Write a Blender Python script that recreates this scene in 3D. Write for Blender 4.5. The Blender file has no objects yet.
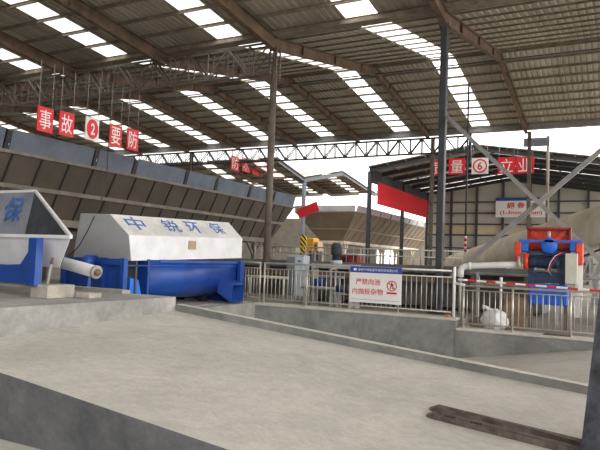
import bpy, math, random
from mathutils import Vector, Matrix
random.seed(7)
S = bpy.context.scene
C = S.collection
V = Vector

# ------------------------------------------------------------------ camera
YAW, PITCH, ROLL, FPX, EYE = math.radians(27.3), math.radians(3.15), math.radians(2.1), 600.0, 1.6
Fv = V((-math.sin(YAW)*math.cos(PITCH), math.cos(YAW)*math.cos(PITCH), math.sin(PITCH)))
R0 = Fv.cross(V((0, 0, 1))).normalized()
U0 = R0.cross(Fv).normalized()
Rv = R0*math.cos(ROLL) - U0*math.sin(ROLL)*-1
Uv = Rv.cross(Fv).normalized()
cam_d = bpy.data.cameras.new('camera'); cam = bpy.data.objects.new('camera', cam_d); C.objects.link(cam)
cam_d.sensor_fit = 'HORIZONTAL'; cam_d.sensor_width = 36; cam_d.lens = 36*FPX/600
cam_d.clip_start = .05; cam_d.clip_end = 500
M3 = Matrix((Rv, Uv, -Fv)).transposed()
cam.matrix_world = Matrix.Translation((0, 0, EYE)) @ M3.to_4x4()
S.camera = cam


def P(px, py, X=None, Y=None, Z=None):
    """world point on the plane X=, Y= or Z= seen in direction (px, py)"""
    d = Fv + Rv*((px-300)/FPX) + Uv*((225-py)/FPX)
    if X is not None: t = X/d.x
    elif Y is not None: t = Y/d.y
    else: t = (Z-EYE)/d.z
    return V((0, 0, EYE)) + d*t

# ------------------------------------------------------------------ materials
MATS = {}
def mat(name, col, rough=.6, metal=0., noise=.12, scale=3., bump=0., col2=None, streak=None, spec=.5, detail=6, bscale=None):
    if name in MATS: return MATS[name]
    m = bpy.data.materials.new(name); m.use_nodes = True; MATS[name] = m
    nt = m.node_tree; n = nt.nodes; b = n['Principled BSDF']
    b.inputs['Roughness'].default_value = rough; b.inputs['Metallic'].default_value = metal
    b.inputs['Specular IOR Level'].default_value = spec
    tc = n.new('ShaderNodeTexCoord'); mp = n.new('ShaderNodeMapping'); nz = n.new('ShaderNodeTexNoise')
    nt.links.new(tc.outputs['Object'], mp.inputs[0]); nt.links.new(mp.outputs[0], nz.inputs['Vector'])
    if streak: mp.inputs['Scale'].default_value = streak
    nz.inputs['Scale'].default_value = scale; nz.inputs['Detail'].default_value = detail; nz.inputs['Roughness'].default_value = .65
    cr = n.new('ShaderNodeValToRGB'); nt.links.new(nz.outputs[0], cr.inputs[0])
    c2 = col2 or tuple(max(0, c*(1-noise*2.2)) for c in col)
    c1 = tuple(min(1, c*(1+noise)) for c in col)
    cr.color_ramp.elements[0].position = .3; cr.color_ramp.elements[0].color = (*c2, 1)
    cr.color_ramp.elements[1].position = .68; cr.color_ramp.elements[1].color = (*c1, 1)
    nt.links.new(cr.outputs[0], b.inputs['Base Color'])
    if bump:
        nb = n.new('ShaderNodeTexNoise'); nb.inputs['Scale'].default_value = bscale or scale*8; nb.inputs['Detail'].default_value = 8
        nt.links.new(tc.outputs['Object'], nb.inputs['Vector'])
        bp = n.new('ShaderNodeBump'); bp.inputs['Strength'].default_value = bump; bp.inputs['Distance'].default_value = .02
        nt.links.new(nb.outputs[0], bp.inputs['Height']); nt.links.new(bp.outputs[0], b.inputs['Normal'])
    return m

def concrete(name, col, dark, scale=.6, bump=.35, stain=(.5, .62)):
    """poured concrete: broad patches, fine grain and thin dark stains"""
    if name in MATS: return MATS[name]
    m = mat(name, col, rough=.93, noise=.1, scale=scale, bump=bump, bscale=22, col2=dark, spec=.2)
    nt = m.node_tree; n = nt.nodes; b = n['Principled BSDF']
    base = b.inputs['Base Color'].links[0].from_socket
    tc = [q for q in n if q.type == 'TEX_COORD'][0]
    g = n.new('ShaderNodeTexNoise'); g.inputs['Scale'].default_value = 9; g.inputs['Detail'].default_value = 10; g.inputs['Roughness'].default_value = .8
    nt.links.new(tc.outputs['Object'], g.inputs['Vector'])
    r = n.new('ShaderNodeMapRange'); r.inputs[1].default_value = .3; r.inputs[2].default_value = .7; r.inputs[3].default_value = .8; r.inputs[4].default_value = 1.12
    nt.links.new(g.outputs[0], r.inputs[0])
    mx = n.new('ShaderNodeMix'); mx.data_type = 'RGBA'; mx.blend_type = 'MULTIPLY'; mx.inputs[0].default_value = 1
    nt.links.new(base, mx.inputs[6]); nt.links.new(r.outputs[0], mx.inputs[7])
    st = n.new('ShaderNodeTexNoise'); st.inputs['Scale'].default_value = 1.7; st.inputs['Detail'].default_value = 7; st.inputs['Distortion'].default_value = 1.2
    nt.links.new(tc.outputs['Object'], st.inputs['Vector'])
    r2 = n.new('ShaderNodeMapRange'); r2.inputs[1].default_value = stain[0]; r2.inputs[2].default_value = stain[1]+.2; r2.inputs[3].default_value = 0; r2.inputs[4].default_value = .35
    nt.links.new(st.outputs[0], r2.inputs[0])
    mx2 = n.new('ShaderNodeMix'); mx2.data_type = 'RGBA'; mx2.inputs[7].default_value = (*[c*.6 for c in dark], 1)
    nt.links.new(r2.outputs[0], mx2.inputs[0]); nt.links.new(mx.outputs[2], mx2.inputs[6])
    nt.links.new(mx2.outputs[2], b.inputs['Base Color'])
    return m

SLAB = concrete('slab_concrete', (.57, .55, .505), (.475, .455, .42))
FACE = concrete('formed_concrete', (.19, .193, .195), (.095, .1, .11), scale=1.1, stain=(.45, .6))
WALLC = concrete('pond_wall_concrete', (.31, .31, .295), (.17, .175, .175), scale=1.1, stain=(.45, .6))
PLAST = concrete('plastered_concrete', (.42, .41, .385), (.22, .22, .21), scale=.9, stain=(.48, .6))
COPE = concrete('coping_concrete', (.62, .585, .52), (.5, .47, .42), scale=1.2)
PIER = concrete('pier_concrete', (.47, .44, .38), (.33, .31, .27), scale=2)
GROUND = concrete('yard_concrete', (.3, .285, .255), (.2, .19, .17), scale=.25)
SHEET = mat('roof_sheet', (.46, .42, .34), .65, .0, noise=.12, scale=1.2, streak=(1, .1, 1), col2=(.33, .30, .24))
RUST = mat('brown_primer_steel', (.19, .125, .082), .7, noise=.25, scale=2, col2=(.08, .055, .04))
PURL = mat('purlin_steel', (.30, .255, .2), .7, noise=.2, scale=3, col2=(.16, .13, .1))
DSTEEL = mat('dark_grey_steel', (.06, .064, .075), .55, noise=.2, scale=3)
COLB = mat('weathered_column_steel', (.15, .115, .085), .65, noise=.3, scale=2.5, col2=(.09, .08, .07))
TRUSSM = mat('truss_steel', (.17, .145, .12), .65, noise=.3, scale=4, col2=(.07, .06, .05))
GALV = mat('galvanised_steel', (.50, .49, .47), .5, .35, noise=.15, scale=6)
BRACE = mat('grey_brace_paint', (.32, .31, .31), .6, noise=.12, scale=3)
RAIL = mat('stainless_rail', (.62, .59, .53), .38, .55, noise=.08, scale=10)
WHITE = mat('white_paint', (.78, .78, .80), .5, noise=.05, scale=2.2, col2=(.66, .67, .69))
ROOFW = mat('dusty_white_paint', (.72, .72, .70), .6, noise=.08, scale=3.1, col2=(.55, .54, .52))
HOPIN = mat('scuffed_steel_lining', (.30, .32, .37), .5, .3, noise=.2, scale=1.5, col2=(.18, .2, .25))
HOPDK = mat('dark_steel_lining', (.045, .055, .075), .7, noise=.3, scale=2.5)  # near-black inner side panel, much darker than the back panel's lining
BLUE = mat('royal_blue_paint', (.009, .065, .31), .42, noise=.18, scale=1.8, col2=(.008, .04, .24))
LBLUE = mat('bright_blue_paint', (.02, .16, .72), .4, noise=.1, scale=3)
RED = mat('red_orange_paint', (.82, .075, .035), .5, noise=.12, scale=4, col2=(.45, .03, .02))
SRED = mat('sign_red', (.72, .02, .035), .5, noise=.04, scale=3)
SWHITE = mat('sign_white', (.85, .84, .82), .5, noise=.03, scale=3)
SBLUE = mat('sign_blue', (.02, .07, .36), .5, noise=.05, scale=3)
TXTB = mat('lettering_blue', (.05, .16, .48), .6, noise=.25, scale=9)
TXTR = mat('lettering_red', (.68, .015, .03), .6, noise=.04, scale=5)
BROWN = mat('hopper_brown_steel', (.095, .076, .06), .6, noise=.14, scale=.7, col2=(.06, .049, .04))
BROWN2 = mat('hopper_tan_steel', (.25, .195, .14), .65, noise=.14, scale=.5, col2=(.18, .14, .10))
CAP = mat('blue_grey_board', (.13, .155, .20), .7, noise=.12, scale=1.1, col2=(.09, .105, .14))
CAP2 = mat('pale_board', (.42, .42, .41), .7, noise=.15, scale=1.1, col2=(.3, .3, .3))
BAND = mat('hopper_band_steel', (.17, .145, .115), .6, noise=.2, scale=2)
BLACK = mat('black_rubber', (.02, .02, .022), .6, noise=.2, scale=5)
CAST = mat('motor_navy', (.03, .065, .14), .5, noise=.3, scale=6)
CREAM = mat('cream_cover', (.80, .74, .62), .6, noise=.08, scale=.7, col2=(.5, .44, .34))
FWALL = mat('far_wall_sheet', (.52, .50, .43), .7, noise=.08, scale=.4, streak=(.3, 1, 2))
CONCW = concrete('block_wall', (.58, .53, .46), (.45, .41, .35), scale=.8)
YEL = mat('machine_yellow', (.75, .40, .03), .5, noise=.1, scale=3)
CABG = mat('cabinet_grey', (.50, .55, .58), .5, noise=.07, scale=3)
CABC = mat('cabinet_cream', (.60, .60, .53), .5, noise=.06, scale=4)
BAG = mat('woven_bag', (.80, .80, .80), .75, noise=.08, scale=7, bump=.5, bscale=60)
WOOD = mat('brown_board', (.23, .16, .11), .8, noise=.25, scale=4)
SOIL = mat('rubble_soil', (.28, .23, .18), .95, noise=.3, scale=5, bump=.6)
FORK = mat('fork_steel', (.15, .12, .10), .6, .2, noise=.35, scale=8, col2=(.035, .03, .03))
MAST = mat('mast_steel', (.085, .095, .125), .5, .2, noise=.35, scale=6)
BRONZE = mat('brass_plate', (.42, .30, .18), .5, .3, noise=.1, scale=20)
WATER = mat('pond_water', (.06, .065, .055), .12, noise=.2, scale=1.2, bump=.1)
ORANGE = mat('orange_plastic', (.85, .22, .03), .5, noise=.05)

def skylight_mat():
    m = bpy.data.materials.new('translucent_sheet'); m.use_nodes = True
    nt = m.node_tree; n = nt.nodes; n.clear()
    o = n.new('ShaderNodeOutputMaterial'); mx = n.new('ShaderNodeMixShader'); a = n.new('ShaderNodeBsdfTransparent'); b = n.new('ShaderNodeBsdfTranslucent')
    a.inputs[0].default_value = (.97, .97, .95, 1); b.inputs[0].default_value = (.85, .86, .84, 1)
    nz = n.new('ShaderNodeTexNoise'); nz.inputs['Scale'].default_value = 2; tc = n.new('ShaderNodeTexCoord')
    r = n.new('ShaderNodeMapRange'); r.inputs[3].default_value = .3; r.inputs[4].default_value = .55
    nt.links.new(tc.outputs['Object'], nz.inputs['Vector']); nt.links.new(nz.outputs[0], r.inputs[0]); nt.links.new(r.outputs[0], mx.inputs[0])
    nt.links.new(a.outputs[0], mx.inputs[1]); nt.links.new(b.outputs[0], mx.inputs[2]); nt.links.new(mx.outputs[0], o.inputs[0])
    return m
SKYL = skylight_mat()

def hazard_mat():
    m = bpy.data.materials.new('hazard_stripes'); m.use_nodes = True
    nt = m.node_tree; n = nt.nodes; b = n['Principled BSDF']; tc = n.new('ShaderNodeTexCoord'); w = n.new('ShaderNodeTexWave')
    w.wave_type = 'BANDS'; w.bands_direction = 'DIAGONAL'; w.inputs['Scale'].default_value = 1.6
    nt.links.new(tc.outputs['Object'], w.inputs['Vector'])
    cr = n.new('ShaderNodeValToRGB'); cr.color_ramp.interpolation = 'CONSTANT'
    cr.color_ramp.elements[0].color = (.02, .02, .02, 1); cr.color_ramp.elements[1].position = .5; cr.color_ramp.elements[1].color = (.85, .55, .03, 1)
    nt.links.new(w.outputs[0], cr.inputs[0]); nt.links.new(cr.outputs[0], b.inputs['Base Color']); b.inputs['Roughness'].default_value = .6
    return m
HAZ = hazard_mat()

# ------------------------------------------------------------------ mesh builder
class MB:
    def __init__(s): s.v = []; s.f = []; s.m = []; s.cur = 0; s.sm = []; s.smooth = False
    def add(s, vs, fs):
        k = len(s.v); s.v += [V(v) for v in vs]
        for f in fs: s.f.append([k+i for i in f]); s.m.append(s.cur); s.sm.append(s.smooth)
        return s
    def hexa(s, a, b):      # two quads, corresponding corners
        vs = list(a)+list(b)
        return s.add(vs, [(3, 2, 1, 0), (4, 5, 6, 7), (0, 1, 5, 4), (1, 2, 6, 5), (2, 3, 7, 6), (3, 0, 4, 7)])
    def box(s, x0, x1, y0, y1, z0, z1, bev=0):
        if bev:
            b = min(bev, (x1-x0)/2.1, (y1-y0)/2.1, (z1-z0)/2.1)
            pr = [(x0+b, y0), (x1-b, y0), (x1, y0+b), (x1, y1-b), (x1-b, y1), (x0+b, y1), (x0, y1-b), (x0, y0+b)]
            inn = lambda z: [((x0+x1)/2+(x-(x0+x1)/2)*(1-2*b/(x1-x0)), (y0+y1)/2+(y-(y0+y1)/2)*(1-2*b/(y1-y0)), z) for x, y in pr]
            rings = [inn(z0), [(x, y, z0+b) for x, y in pr], [(x, y, z1-b) for x, y in pr], inn(z1)]
            return s.loft(rings)
        return s.hexa([(x0, y0, z0), (x1, y0, z0), (x1, y1, z0), (x0, y1, z0)], [(x0, y0, z1), (x1, y0, z1), (x1, y1, z1), (x0, y1, z1)])
    def loft(s, rings, cap=True, closed=True):
        n = len(rings[0]); vs = [p for r in rings for p in r]; fs = []
        for i in range(len(rings)-1):
            for j in range(n if closed else n-1):
                a = i*n+j; b = i*n+(j+1) % n; fs.append((a, b, b+n, a+n))
        if cap: fs.append(tuple(range(n))[::-1]); fs.append(tuple(range((len(rings)-1)*n, len(rings)*n)))
        return s.add(vs, fs)
    def beam(s, p0, p1, w, h, up=(0, 0, 1)):
        p0 = V(p0); p1 = V(p1); d = (p1-p0).normalized(); up = V(up)
        if abs(d.dot(up)) > .98: up = V((0, 1, 0))
        x = d.cross(up).normalized()*w/2; z = x.cross(d).normalized()*h/2
        q = lambda p: [p-x-z, p+x-z, p+x+z, p-x+z]
        return s.hexa(q(p0), q(p1))
    def ibeam(s, p0, p1, dep, wid, t=.02, up=(0, 0, 1), dep1=None):
        p0 = V(p0); p1 = V(p1); d = (p1-p0).normalized(); up = V(up)
        if abs(d.dot(up)) > .98: up = V((0, 1, 0))
        x = d.cross(up).normalized(); z = x.cross(d).normalized(); dep1 = dep1 or dep
        for sx, sz0, sz1 in ((wid, -1, -1), (wid, 1, 1)):
            a0 = p0+z*(sz0*dep/2); a1 = p1+z*(sz1*dep1/2); xx = x*sx/2; zz = z*t/2
            s.hexa([a0-xx-zz, a0+xx-zz, a0+xx+zz, a0-xx+zz], [a1-xx-zz, a1+xx-zz, a1+xx+zz, a1-xx+zz])
        xx = x*t*.3; s.hexa([p0-xx-z*dep/2, p0+xx-z*dep/2, p0+xx+z*dep/2, p0-xx+z*dep/2], [p1-xx-z*dep1/2, p1+xx-z*dep1/2, p1+xx+z*dep1/2, p1-xx+z*dep1/2])
        return s
    def angle(s, p0, p1, w, t=.012, up=(0, 0, 1)):
        p0 = V(p0); p1 = V(p1); d = (p1-p0).normalized(); up = V(up)
        if abs(d.dot(up)) > .98: up = V((0, 1, 0))
        x = d.cross(up).normalized(); z = x.cross(d).normalized()
        s.beam(p0+z*w/2, p1+z*w/2, w, t, up); s.beam(p0-x*w/2, p1-x*w/2, t, w, up); return s
    def tube(s, pts, r, n=10, cap=True):
        pts = [V(p) for p in pts]; rings = []; s0 = s.smooth; s.smooth = True
        ref = None
        for i, p in enumerate(pts):
            d = (pts[min(i+1, len(pts)-1)]-pts[max(i-1, 0)]).normalized()
            if ref is None: ref = V((0, 0, 1)) if abs(d.z) < .9 else V((0, 1, 0))
            x = d.cross(ref).normalized(); y = x.cross(d).normalized(); ref = y
            rr = r[i] if isinstance(r, (list, tuple)) else r
            rings.append([p+x*math.cos(a)*rr+y*math.sin(a)*rr for a in [2*math.pi*k/n for k in range(n)]])
        s.loft(rings, cap); s.smooth = s0; return s
    def build(s, name, m, parent=None, loc=None, bevel=0):
        """link as one object; m is a material or list; vertices are given in world space unless parent"""
        org = V((0, 0, 0))
        if parent is not None: org = world_org(parent) if not parent.get('local') else V((0, 0, 0))
        elif loc is not None: org = V(loc)
        else:
            xs = [v.x for v in s.v]; ys = [v.y for v in s.v]; zs = [v.z for v in s.v]
            org = V(((min(xs)+max(xs))/2, (min(ys)+max(ys))/2, min(zs)))
        me = bpy.data.meshes.new(name); me.from_pydata([v-org for v in s.v], [], s.f)
        for q in (m if isinstance(m, (list, tuple)) else [m]): me.materials.append(q)
        for p, k, sm in zip(me.polygons, s.m, s.sm): p.material_index = k; p.use_smooth = sm
        import bmesh
        bm = bmesh.new(); bm.from_mesh(me); bmesh.ops.recalc_face_normals(bm, faces=bm.faces); bm.to_mesh(me); bm.free()
        o = bpy.data.objects.new(name, me); C.objects.link(o)
        if parent is not None: o.parent = parent; o['_o'] = 0
        else: o.location = org
        if '_o' in o: del o['_o']
        if bevel:
            b = o.modifiers.new('bevel', 'BEVEL'); b.width = bevel; b.segments = 2; b.limit_method = 'ANGLE'
        return o

def world_org(o):
    p = V((0, 0, 0))
    while o is not None: p = p+V(o.location); o = o.parent
    return p
def tag(o, label=None, cat=None, group=None, kind=None):
    if label: o['label'] = label
    if cat: o['category'] = cat
    if group: o['group'] = group
    if kind: o['kind'] = kind
    return o
def empty(name, loc, label, cat, group=None, kind=None):
    o = bpy.data.objects.new(name, None); C.objects.link(o); o.location = loc; o.empty_display_size = .2
    return tag(o, label, cat, group, kind)
def struct(mb, name, m, label=None, group=None, cat=None):
    return tag(mb.build(name, m), label, cat, group, 'structure')

def lettering(txt, m, org, xd, yd, w, h, parent, name='lettering', ext=.004, bold=.0, fit=True):
    """text as real raised letters, centred on org, spanning w x h along xd / yd"""
    cu = bpy.data.curves.new('t', 'FONT'); cu.body = txt; cu.size = 1; cu.offset = bold; cu.resolution_u = 3
    to = bpy.data.objects.new('t', cu); C.objects.link(to)
    dg = bpy.context.evaluated_depsgraph_get(); dg.update()
    me = bpy.data.meshes.new_from_object(to.evaluated_get(dg)); C.objects.unlink(to); bpy.data.objects.remove(to)
    if not len(me.vertices): return None
    xs = [v.co.x for v in me.vertices]; ys = [v.co.y for v in me.vertices]
    cx, cy = (min(xs)+max(xs))/2, (min(ys)+max(ys))/2; sx = w/(max(xs)-min(xs)); sy = h/(max(ys)-min(ys))
    xd = V(xd).normalized(); yd = V(yd).normalized(); zd = xd.cross(yd).normalized(); org = V(org)
    mb = MB(); n = len(me.vertices)
    top = [org+xd*(v.co.x-cx)*sx+yd*(v.co.y-cy)*sy+zd*ext for v in me.vertices]
    mb.add(top, [tuple(p.vertices) for p in me.polygons])
    ek = {}
    for p in me.polygons:
        vs = list(p.vertices)
        for a, b in zip(vs, vs[1:]+vs[:1]): ek.setdefault((min(a, b), max(a, b)), []).append((a, b))
    bot = [t-zd*(ext+.001) for t in top]; k = len(mb.v); mb.v += bot
    for e in ek.values():
        if len(e) == 1: a, b = e[0]; mb.f.append([b, a, k+a, k+b]); mb.m.append(0); mb.sm.append(False)
    bpy.data.meshes.remove(me); bpy.data.curves.remove(cu)
    return mb.build(name, m, parent)

# ================================================================== GROUND AND CONCRETE
YC, YE, XP, YP = 8.0, 3.42, -6.4, 14.1          # kerb line, slab front edge, platform face, pond wall
def interp(tab, x):
    if x <= tab[0][0]: return tab[0][1]
    for (a, za), (b, zb) in zip(tab, tab[1:]):
        if x <= b: return za+(zb-za)*(x-a)/(b-a)
    return tab[-1][1]
FRONT = [(-6.4, .49), (-5.2, .55), (-4.56, .545), (-2.23, .31), (-.24, .11), (.8, .004)]
BACK = [(-6.4, .65), (-4.06, .44), (-.24, .11), (.8, .004)]
def rampz(x, y=5.5): t = (y-YE)/(YC-YE); return interp(FRONT, x)*(1-t)+interp(BACK, x)*t
m = MB(); m.box(-30, 14, -8, YC, -.25, 0); struct(m, 'floor', SLAB)
m = MB()   # wedge-shaped ramp slab with a slightly warped top
nx, ny = 36, 10
gx = [XP+(.8-XP)*i/nx for i in range(nx+1)]; gy = [YE+(YC-YE)*j/ny for j in range(ny+1)]
m.add([(x, y, rampz(x, y)) for y in gy for x in gx], [(j*(nx+1)+i, j*(nx+1)+i+1, (j+1)*(nx+1)+i+1, (j+1)*(nx+1)+i) for i in range(nx) for j in range(ny)])
m.add([(x, YE, rampz(x, YE)) for x in gx]+[(x, YE, .002) for x in gx], [(nx+1+i, nx+2+i, i+1, i) for i in range(nx)])
m.add([(x, YC, rampz(x, YC)) for x in gx]+[(x, YC, .002) for x in gx], [(i, i+1, nx+2+i, nx+1+i) for i in range(nx)])
m.add([(XP, YE, .002), (XP, YC, .002), (XP, YC, rampz(XP, YC)), (XP, YE, rampz(XP, YE))], [(0, 1, 2, 3)])
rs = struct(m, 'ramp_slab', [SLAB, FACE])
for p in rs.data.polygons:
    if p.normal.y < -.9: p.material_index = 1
m = MB()   # low kerb along the ramp
m.hexa([(XP, YC-.002, .35), (.9, YC-.002, -.3), (.9, YC+.16, -.3), (XP, YC+.16, .35)],
       [(XP, YC-.002, rampz(XP, YC)+.11), (.9, YC-.002, .11), (.9, YC+.16, .11), (XP, YC+.16, rampz(XP, YC)+.11)])
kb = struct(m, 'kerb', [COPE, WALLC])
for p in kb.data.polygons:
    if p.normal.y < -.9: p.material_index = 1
m = MB()   # loading platform on the left
m.box(-16, XP, -3, YC-.005, .01, .88)
struct(m, 'loading_platform', PLAST)
m = MB(); m.box(-12, XP-1.0, 7.8, 7.99, .88, .94); struct(m, 'platform_kerb', PIER)
# pit: sloping floor, walls and copings
pz = lambda x: -.03+.168*x
m = MB(); xl = -8.5
m.hexa([(xl, YC+.16, pz(xl)-.3), (.2, YC+.16, -.3), (.2, YP, -.3), (xl, YP, pz(xl)-.3)], [(xl, YC+.16, pz(xl)), (.2, YC+.16, 0), (.2, YP, 0), (xl, YP, pz(xl))])
struct(m, 'pit_ramp', SLAB)
m = MB(); m.box(.2, 14, YC+.16, YP, -.25, 0); struct(m, 'yard_apron', SLAB)
m = MB(); m.box(-8.5, -3.12, YP-.1, YP+.25, -2, .29); struct(m, 'wall_pond', WALLC)
m = MB(); m.box(-8.56, -3.1, YP-.13, YP+.27, .29, .35, .015); struct(m, 'trim_1', COPE)
m = MB(); m.box(-3.12, 14, YP-.12, YP+.25, -2, .08); struct(m, 'wall_yard', WALLC)
m = MB(); m.box(-3.1, 14, YP-.15, YP+.27, .08, .14, .015); struct(m, 'trim_2', COPE)
m = MB(); m.box(-8.75, -8.5, YC+.25, YP+.25, -2, .35); struct(m, 'wall_pit', PLAST)
m = MB(); m.box(-60, -8.75, YC, YP+.27, -.1, .34); struct(m, 'machine_ground', COPE)
# ground beyond the pond wall, with the pond cut out of it
m = MB()
m.box(-60, 14, 18.0, 80, -.2, .12); m.box(-60, -8.6, YP+.27, 18, -.2, .33); m.box(-3.0, 14, YP+.27, 18, -.2, .10); m.box(-8.6, -3.0, YP+.27, 14.9, -.2, .33)
struct(m, 'yard_ground', GROUND)
m = MB(); m.box(-8.6, -3, 14.9, 18, -.4, -.3); tag(m.build('pond_water', WATER), 'dark still water of the sunken pond behind the railing', 'water', kind='stuff')
m = MB(); m.box(-200, 200, 80, 320, -.3, .0); m.box(14, 200, -100, 80, -.3, 0); m.box(-200, 200, -160, -8, -.3, 0); m.box(-200, -60, -8, 80, -.3, 0)
struct(m, 'outdoor_ground', COPE)

# ================================================================== ROOF
YV, YR, YF, ZV, ZR, ZF = 18.1, 28.3, 38.7, 9.42, 11.4, 10.2
YN, ZN = -6.0, 9.42+.09*24.1
BX = [-4.55+6.05*i for i in range(3, 0, -1)] + [-4.55, -10.6] + [-10.6-4.93*k for k in range(1, 10)]
BX = sorted(BX)
XL, XR = -54.6, 13.8
strips = [(-7.82, -6.7), (-12.97, -11.9)]+[(-18.5-4.93*k, -17.4-4.93*k) for k in range(7)]+[(9.9, 11.0)]

def zat(prof, y):
    for (y0, z0), (y1, z1) in zip(prof, prof[1:]):
        if y0 <= y <= y1: return z0+(z1-z0)*(y-y0)/(y1-y0)
MAIN = [(YN, ZN), (YV, ZV), (YR, ZR), (YF, ZF)]

def corr(x0, x1, y0, z0, y1, z1, pitch=.25, hgt=.045):
    m = MB(); xs = []; x = x0
    while x < x1-.01:
        for dx, h in ((0, 0), (.5, 0), (.62, 1), (.88, 1)):
            if x+dx*pitch < x1: xs.append((x+dx*pitch, h*hgt))
        x += pitch
    xs.append((x1, 0)); n = len(xs)
    vs = [(x, y0, z0+h) for x, h in xs]+[(x, y1, z1+h) for x, h in xs]
    m.add(vs, [(i, i+1, n+i+1, n+i) for i in range(n-1)])
    return m
def roof(prof, xl, xr, strs, tagname, off=.16):
    for k, ((y0, z0), (y1, z1)) in enumerate(zip(prof, prof[1:])):
        x = xl
        for a, b in sorted(strs)+[(xr, xr)]:
            if a < xl: continue
            if a > x+.05:
                struct(corr(x, a, y0, z0+off, y1, z1+off), 'ceiling', SHEET, 'corrugated metal roof sheeting seen from below in the %s' % tagname, 'roof sheeting of the '+tagname)
            if b > a:
                struct(corr(a, b, y0, z0+off, y1, z1+off), 'skylight', SKYL, 'long translucent white skylight strip in the roof of the %s' % tagname, 'skylight strips of the '+tagname)
            x = b
roof(MAIN, XL, XR, strips, 'main shed')

def purlins(prof, xl, xr, step, tagname, skip=None, h=.16):
    for k, ((y0, z0), (y1, z1)) in enumerate(zip(prof, prof[1:])):
        L = abs(y1-y0); n = max(2, round(L/step)); hk = h; h_ = .065 if z1 > z0 else h
        for i in range(n+1):
            t = (i+.15)/(n+.3); y = y0+(y1-y0)*t; z = z0+(z1-z0)*t+.16-h_/2-.006; fl = .02 if z1 > z0 else .05
            m = MB(); m.box(xl, xr, y-.008, y+.008, z-h_/2, z+h_/2); m.box(xl, xr, y-fl, y, z+h_/2-.012, z+h_/2-.002); m.box(xl, xr, y, y+fl, z-h_/2, z-h_/2+.008)
            struct(m, 'roof_purlin', PURL, 'thin brown steel purlin under the roof sheets of the '+tagname, 'purlins of the '+tagname)
purlins(MAIN, XL, XR, 1.13, 'main shed', h=.10)
for x in BX:
    m = MB(); dn = .26
    for (y0, z0), (y1, z1), d0, d1 in zip(MAIN, MAIN[1:], (.34, .42, .34), (.46, .34, .42)):
        a = (x, y0, z0-.05-d0/2); b = (x, y1, z1-.05-d1/2)
        m.ibeam(a, b, d0, .2, .025, dep1=d1)
        for t in (.2, .5, .8): 
            yy = y0+(y1-y0)*t; zz = z0+(z1-z0)*t-.05-(d0+(d1-d0)*t)/2; m.box(x-.09, x+.09, yy-.01, yy+.01, zz-.2, zz+.2)
    struct(m, 'roof_rafter', RUST, 'rust brown steel rafter spanning the main shed roof', 'rafters of the main shed')
# ridge pipe / tie rods
m = MB(); m.tube([(XL, YR-.25, ZR-.42), (XR, YR-.25, ZR-.42)], .035, 8); struct(m, 'ridge_tie_rod', DSTEEL)
# gutters
m = MB(); m.box(XL, XR, YV-.22, YV+.22, ZV-.02, ZV+.1); struct(m, 'valley_gutter', PURL)
m = MB(); m.box(XL, XR, YF-.1, YF+.25, ZF-.22, ZF+.16); struct(m, 'eave_gutter', BRACE)

# ---------------------------------------------------------------- columns
def icolumn(x, y, z0, z1, w, d, M_, label, name='steel_column'):
    m = MB(); m.ibeam((x, y, z0), (x, y, z1), d, w, .022, up=(0, 1, 0)); m.box(x-w*.8, x+w*.8, y-d*.8, y+d*.8, z0-.005, z0+.03)
    return m
t = empty('steel_column', (-4.55, YV, .1), 'thick dark blue-grey steel column right of centre carrying a rust brown rafter', 'column')
m = MB(); m.box(-4.55-.1, -4.55+.1, YV-.13, YV+.13, .1, ZV-.5, .02); m.build('column_shaft', DSTEEL, t)
m = MB(); m.box(-4.55-.25, -4.55+.25, YV-.25, YV+.25, .1, .14); m.build('base_plate', DSTEEL, t)
m = MB(); m.box(-4.55-.16, -4.55+.16, YV-.17, YV+.17, ZV-.55, ZV-.47); m.build('cap_plate', RUST, t)
t = empty('steel_column', (-10.6, YV, .1), 'weathered brown round steel column at the end of the long roof truss', 'column')
m = MB(); m.tube([(-10.6, YV, .1), (-10.6, YV, 7.9)], .125, 18); m.build('column_shaft', COLB, t)
m = MB(); m.box(-10.9, -10.3, YV-.3, YV+.3, .1, .14); m.build('base_plate', COLB, t)
for dx in (-.13, .13):
    for dy in (-.13, .13):
        m = MB(); m.angle((-10.6+dx, YV+dy, 7.9), (-10.6+dx, YV+dy, ZV-.4), .07); m.build('head_post', COLB, t)
t = empty('steel_column', (1.65, YV, .1), 'dark grey steel column at the right foot of the crossed braces', 'column')
m = MB(); m.box(1.55, 1.75, YV-.13, YV+.13, .1, ZV-.5, .02); m.build('column_shaft', DSTEEL, t)
for x, lb in ((-4.35, 'slender dark grey column below the far eave behind the crossed braces'), (-10.3, 'slender dark column close behind the thick blue-grey column'), (-29.9, 'slender brown far column behind the left hopper row')):
    t = empty('steel_column', (x, YF-.2, .1), lb, 'column')
    m = MB(); m.ibeam((x, YF-.2, .1), (x, YF-.2, ZF-.4), .26, .2, .03, up=(0, 1, 0)); m.build('column_shaft', COLB, t)
    m = MB(); m.box(x-.25, x+.25, YF-.45, YF+.05, .1, .14); m.build('base_plate', DSTEEL, t)
x = P(548, 150, Y=42).x
t = empty('downpipe_post', (x, 42, .1), 'thinner dark post standing right of the slender eave column', 'post')
m = MB(); m.tube([(x, 42, .1), (x, 42, 10.2)], .1, 12); m.build('post_shaft', COLB, t)
m = MB(); m.box(x-1.5, x+.1, 41.9, 42.1, 9.55, 10.1); m.build('bracket_arm', DSTEEL, t)

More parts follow.
